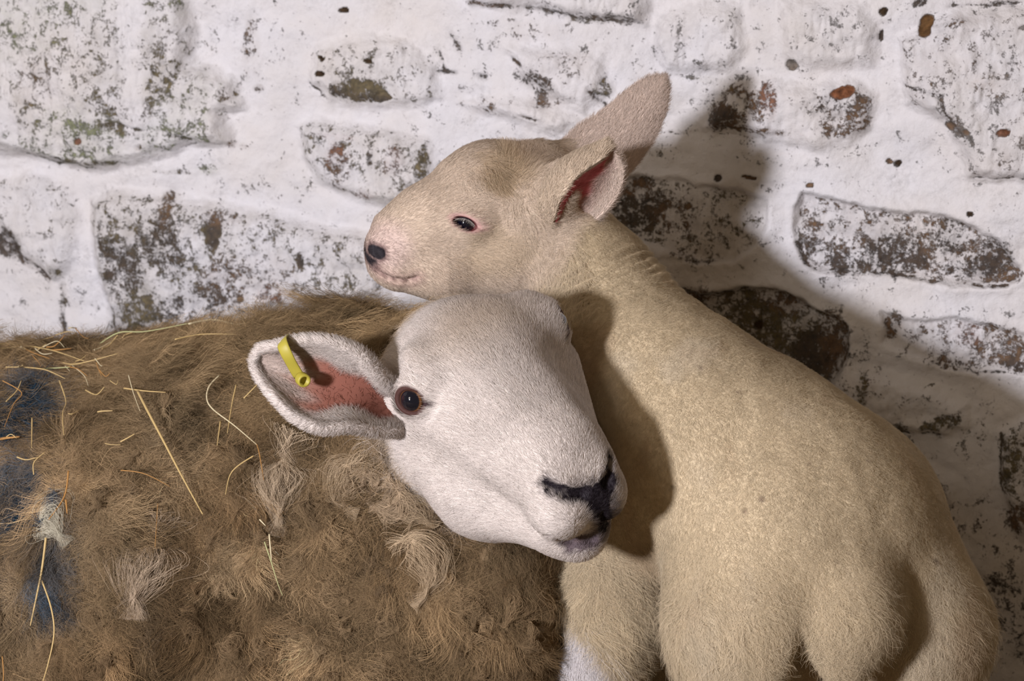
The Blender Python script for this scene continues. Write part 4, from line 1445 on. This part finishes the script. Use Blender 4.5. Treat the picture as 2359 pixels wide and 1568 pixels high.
if FUR:
    lm = mat_hair('lamb_face_hair', .8)
    lw = mat_hair('lamb_wool_fibre', .7)
    W0 = seen(LV, LN)
    pinkv = np.zeros(len(LV))
    pinkv[nB:nB + len(VE1)] = (LC[nB:nB + len(VE1), 1] < .3)
    w = W0 * (1 - LW) * (1 - .95 * pinkv)
    pig = LC.mean(1) < .12
    w *= np.where(pig, .3, 1)
    for cc, u, Re in lamb_eyes:
        q = (LV - cc) @ Re.T
        r = np.hypot(q[:, 0] / .0135, (q[:, 1] + .001) / .0072) + (q[:, 2] < 0) * 9
        w *= sstep(.95, 1.15, r)
    r_, n_, c_, vi, rng = roots(LV, LN, LC, LF, w, 130000, 11)
    px = r_[:, 0] * FPX / r_[:, 2] + 1179.5; py = 784 - r_[:, 1] * FPX / r_[:, 2]
    comb = np.stack([np.ones(len(r_)), (540 - py) / 260, np.zeros(len(r_))], -1) + vec_noise(r_ * 40, 250) * (.25 + 1.6 * sstep(950, 1150, px) * sstep(480, 380, py))[:, None]
    ear = vi >= nB
    comb[ear] = np.array([.6, .8, 0]) + vec_noise(r_[ear] * 70, 260) * .5
    leg = (py > 1250)
    comb[leg] = DOWN + vec_noise(r_[leg] * 30, 270) * .3
    L = (.0034 + .0050 * sstep(930, 1150, px)) * (.7 + .6 * rng.random(len(r_)))
    fore = sstep(90, 30, np.hypot((px - 1190) / 1.4, py - 400))
    L = L * (1 + 1.1 * fore)
    L = np.where(ear, .0062 * (.6 + .6 * rng.random(len(r_))), L); L = np.where(c_.mean(1) < .12, .0015, L)
    p = strands(r_, n_, comb, L, np.where(ear, .45, .34), 5, rng, clump=.5, cell=.0030, jit=.25)
    c_ = c_ * (1 + .16 * fbm(r_ * 300, 2, 256))[:, None]
    hair_obj('face_hair', p, .00013, vary(c_, rng, .14), n_, lm, lamb)
    # ruff behind the cheek and at the ear root
    w = W0 * sstep(95, 30, np.abs((LV[:, 0] * FPX / LV[:, 2] + 1179.5) - 1235 - (784 - LV[:, 1] * FPX / LV[:, 2] - 450) * .25)) * sstep(750, 700, 784 - LV[:, 1] * FPX / LV[:, 2])
    w[nB:] = 0
    r_, n_, c_, vi, rng = roots(LV, LN, LC, LF, w, 16000, 12)
    comb = np.array([.25, -1, 0]) + vec_noise(r_ * 50, 280) * .6
    p = strands(r_, n_, comb, .011 * (.5 + .8 * rng.random(len(r_))), .35, 6, rng, curl=.0008, clump=.7, cell=.006)
    hair_obj('cheek_hair', p, .00011, vary(mix(c_, (.62, .50, .36), .4), rng, .12), n_, lm, lamb)
    # tight coat
    w = W0 * LW
    r_, n_, c_, vi, rng = roots(LV, LN, LC, LF, w, 420000, 13)
    px = r_[:, 0] * FPX / r_[:, 2] + 1179.5; py = 784 - r_[:, 1] * FPX / r_[:, 2]
    arm = sstep(1530, 1480, px) * sstep(1240, 1300, py)
    rump = sstep(1150, 1500, py) * (1 - arm)
    comb = np.stack([.5 + 0 * px, -1 + 0 * px, 0 * px], -1) + vec_noise(r_ * 45, 290) * 1.0
    comb = comb * (1 - arm)[:, None] + (DOWN + vec_noise(r_ * 34, 293) * .8) * arm[:, None]
    L = (.0042 + .0045 * rump + .016 * arm) * (.6 + .7 * rng.random(len(r_)))
    p = strands(r_, n_, comb, L, .55 - .2 * arm, 5, rng, curl=.0010, cfreq=1.3, clump=.38, cell=.0034, jit=.8, cseed=21)
    hair_obj('wool_coat', p, .00008, vary(c_, rng, .10), n_, lw, lamb)
    # wavy locks on the upper fore leg
    xv = LV[:, 0] * FPX / LV[:, 2] + 1179.5; yv = 784 - LV[:, 1] * FPX / LV[:, 2]
    w = W0 * LW * sstep(1535, 1500, xv) * sstep(1270, 1330, yv)
    r_, n_, c_, vi, rng = roots(LV, LN, LC, LF, w, 9000, 15)
    comb = DOWN + np.array([.55, 0, 0]) * sstep(1330, 1500, 784 - r_[:, 1] * FPX / r_[:, 2])[:, None] * 2 + vec_noise(r_ * 30, 310) * .6
    p = strands(r_, n_, comb, .027 * (.5 + .7 * rng.random(len(r_))), .36, 9, rng, curl=.0032, cfreq=.9, clump=.85, cell=.009, cseed=23)
    _, cid, _ = worley(r_, .009, 23)
    hair_obj('leg_locks', p, .00011, vary(c_ * (.75 + .5 * cid)[:, None], rng, .15), n_, lw, lamb)
    # long wisps at the back of the thighs and tail
    pyv = 784 - LV[:, 1] * FPX / LV[:, 2]
    w = W0 * LW * sstep(1280, 1480, pyv)
    r_, n_, c_, vi, rng = roots(LV, LN, LC, LF, w, 14000, 14)
    comb = DOWN * .8 + vec_noise(r_ * 30, 300) * 1.2
    p = strands(r_, n_, comb, .020 * (.5 + .7 * rng.random(len(r_))), .40, 7, rng, curl=.0022, cfreq=1.2, clump=.75, cell=.011, cseed=22)
    hair_obj('rump_wisps', p, .00011, vary(mix(c_, (.60, .48, .34), .3), rng, .15), n_, lw, lamb)
    # pale lashes over the near eye
    c, u, Re = lamb_eyes[0]
    rng = np.random.default_rng(5)
    t = np.linspace(-1, 1, 30)
    base = c + u * .0118 + Re[0] * (t * .0088)[:, None] + Re[1] * (.0030 * (1 - t ** 2) + .0002)[:, None]
    dirn = unit(u * .5 - Re[1] * 1.0 + Re[0] * (.35 * t)[:, None] + .12 * rng.normal(size=(30, 3)))
    s_ = np.linspace(0, 1, 6)[None, :, None]
    p = base[:, None] + dirn[:, None] * .0058 * s_ + (u * .4 + Re[1] * .25) * .0058 * s_ ** 2
    o = hair_obj('eyelashes', p, .00010, np.tile((.75, .68, .60), (30, 1)), np.tile(u, (30, 1)), lm, lamb)
    o['label'] = 'pale lashes over the near eye'

print('lamb', time.time() - T0, len(LV))

# ================================================================== HAY ON THE FLEECE
def on_fleece(pts):
    """lay a drawn stalk on the outside of the fleece, keeping its own length in depth"""
    out = []
    for px, py in pts:
        q = surf(EW, px, py, 1.5, 2.25)
        k = 0
        while q[2] < 1.74 and k < 30:                        # the sight line missed the back: come down to the ridge
            py += 5; k += 1
            q = surf(EW, px, py, 1.5, 2.25)
        if out:
            l = np.hypot(*(q - out[-1])[:2]) * .8 + .004
            q[2] = np.clip(q[2], out[-1][2] - l, out[-1][2] + l)
        for _ in range(4):
            q = q - grad(EW, q)[0] * float(EW(q[None].astype(np.float32))[0])
        out.append(q)
    q = np.array(out)
    return q + grad(EW, q) * (lumps(q) * .8 + .019)[:, None] + np.array([0, 0, -.008])


hay_gold, _, _ = mat_plain('hay_gold', (.56, .40, .17), .55, .35)
hay_pale, _, _ = mat_plain('hay_pale', (.70, .60, .38), .55, .35)
hay_green, _, _ = mat_plain('hay_green', (.46, .46, .22), .6, .3)
hay_rust, _, _ = mat_plain('hay_rust', (.45, .23, .07), .6, .3)
HAY = [
    ([(338, 938), (362, 985), (395, 1045), (432, 1115), (476, 1196)], 3.6, hay_gold, 'longest thick gold hay stalk slanting down the middle of the fleece'),
    ([(305, 928), (350, 936), (401, 941)], 2.2, hay_gold, 'short gold hay stalk lying level at the top of the longest stalk'),
    ([(318, 905), (330, 950), (345, 985)], 1.4, hay_pale, 'thin pale hay blade crossing the top end of the longest stalk'),
    ([(520, 893), (497, 917), (489, 940), (502, 962), (552, 1000), (607, 1043)], 2.2, hay_pale, 'pale bent hay stalk with a hooked top below the ewe\'s ear tip'),
    ([(606, 1040), (615, 1065), (622, 1120)], 1.5, hay_rust, 'thin reddish hay blade hanging from the end of the pale bent stalk'),
    ([(556, 908), (546, 950), (536, 1018)], 2.0, hay_gold, 'thin upright gold hay stalk inside the hook of the pale bent stalk'),
    ([(518, 985), (514, 1050)], 2.4, hay_gold, 'short upright gold hay stub under the pale bent stalk'),
    ([(601, 1071), (560, 1097), (540, 1118), (529, 1158)], 2.0, hay_gold, 'gold hay stalk bent downward, right of the longest stalk'),
    ([(575, 942), (612, 915)], 2.0, hay_gold, 'short slanting hay bit just under the ewe\'s ear'),
    ([(425, 836), (480, 810), (556, 797)], 2.2, hay_gold, 'gold hay stalk rising to the right towards the ewe\'s ear'),
    ([(447, 768), (500, 768), (545, 778), (577, 808)], 3.0, hay_pale, 'pale hay stalk curving down at its right end beside the ewe\'s ear tip'),
    ([(238, 811), (290, 785), (350, 768), (447, 771)], 2.0, hay_green, 'long arched greenish hay stalk along the ridge of the back'),
    ([(0, 790), (55, 822), (120, 846), (205, 872)], 2.4, hay_gold, 'long gold hay stalk sloping down from the left edge of the photo'),
    ([(150, 852), (190, 868), (290, 851)], 2.0, hay_gold, 'gold hay stalk bent at its middle on the upper left of the fleece'),
    ([(0, 826), (50, 802), (130, 792)], 1.8, hay_gold, 'gold hay stalk rising to the right at the left edge of the photo'),
    ([(60, 873), (115, 893), (165, 907)], 2.0, hay_gold, 'gold hay stalk sloping down just above the blue paint mark'),
    ([(105, 873), (172, 877)], 2.0, hay_green, 'level greenish hay stalk just above the blue paint mark'),
    ([(152, 915), (168, 960), (171, 1000), (177, 1042)], 2.0, hay_gold, 'hay stalk hanging down right of the blue paint mark'),
    ([(88, 990), (92, 1058)], 2.0, hay_gold, 'short upright hay stub on the lower part of the blue paint mark'),
    ([(20, 925), (62, 940), (45, 968), (28, 1018)], 1.4, hay_rust, 'reddish curled hay blade across the blue paint mark'),
    ([(0, 1030), (30, 1036), (62, 1033)], 4.2, hay_rust, 'orange hay husk at the left edge of the photo'),
    ([(190, 1116), (180, 1168), (152, 1222)], 2.4, hay_rust, 'rust coloured hay stalk slanting down to the left above the pale wool tuft'),
    ([(184, 1175), (188, 1205)], 2.6, hay_rust, 'tiny rust coloured hay bit beside the slanting rust stalk'),
    ([(146, 1258), (128, 1320), (112, 1372), (98, 1438)], 3.2, hay_gold, 'thick gold hay stalk pointing down at the lower left'),
    ([(126, 1342), (148, 1400), (156, 1455), (148, 1520), (128, 1580)], 2.4, hay_gold, 'long curved gold hay stalk running out of the bottom of the photo'),
    ([(42, 1500), (50, 1545), (40, 1580)], 1.5, hay_rust, 'thin reddish hay blade in the bottom left corner'),
    ([(0, 1503), (25, 1512)], 1.8, hay_pale, 'tiny pale hay bit at the left edge near the bottom corner'),
    ([(302, 1110), (350, 1112), (400, 1128)], 1.4, hay_rust, 'thin reddish hay blade lying level left of the longest stalk'),
    ([(372, 1165), (369, 1268)], 1.3, hay_rust, 'thin upright reddish hay blade under the middle of the fleece'),
    ([(604, 1209), (617, 1222)], 2.0, hay_pale, 'tiny pale hay bit above the forked green blade'),
    ([(612, 1258), (626, 1300), (640, 1345), (650, 1372)], 1.8, hay_green, 'greenish hay blade, lower one of the forked pair under the ewe\'s neck'),
    ([(624, 1240), (627, 1300)], 2.2, hay_pale, 'pale hay blade, upper one of the forked pair under the ewe\'s neck'),
    ([(700, 690), (728, 686), (748, 690), (764, 699)], 1.2, hay_rust, 'thin dark curved hay blade on the ridge of the back behind the ear'),
    ([(840, 717), (872, 716)], 1.8, hay_pale, 'tiny pale hay bit on the back between the ear and the lamb\'s chin'),
    ([(570, 745), (592, 790)], 1.8, hay_gold, 'short gold hay stalk over the tip of the ewe\'s ear'),
]
rng = np.random.default_rng(8)
loose = []
for q in range(40):
    x = rng.uniform(5, 300); y = rng.uniform(790, 885) if q % 4 else rng.uniform(900, 1120)
    a = rng.normal(0, .5) + (.2 if q % 2 else -.3); l = rng.uniform(18, 60)
    p0 = np.array([x, y]); p2 = p0 + l * np.array([math.cos(a), math.sin(a)])
    pm = (p0 + p2) / 2 + rng.normal(0, 5, 2)
    loose.append(([tuple(p0), tuple(pm), tuple(p2)], rng.uniform(1.2, 2.2), (hay_gold, hay_rust, hay_gold, hay_pale)[q % 4], None))
for pts, w, m, lab in HAY + loose:
    w3 = on_fleece(pts)
    n = max(8, 5 * len(pts))
    c = resample(w3, n)
    r = w * .5 * 1.87 / FPX * (1 - .55 * np.linspace(0, 1, n) ** 2) * 1.7
    V, F = tube(c, r, 6, .6)
    o = mesh_obj('hay_stalk', V, F, m)
    if lab: tag(o, lab, 'hay', 'hay stalks caught in the fleece')
    else: tag(o, 'short bit of dry hay scattered over the upper left of the brown fleece', 'hay', 'loose hay bits on the back')
print('hay', time.time() - T0)
print('script seconds', time.time() - T0)
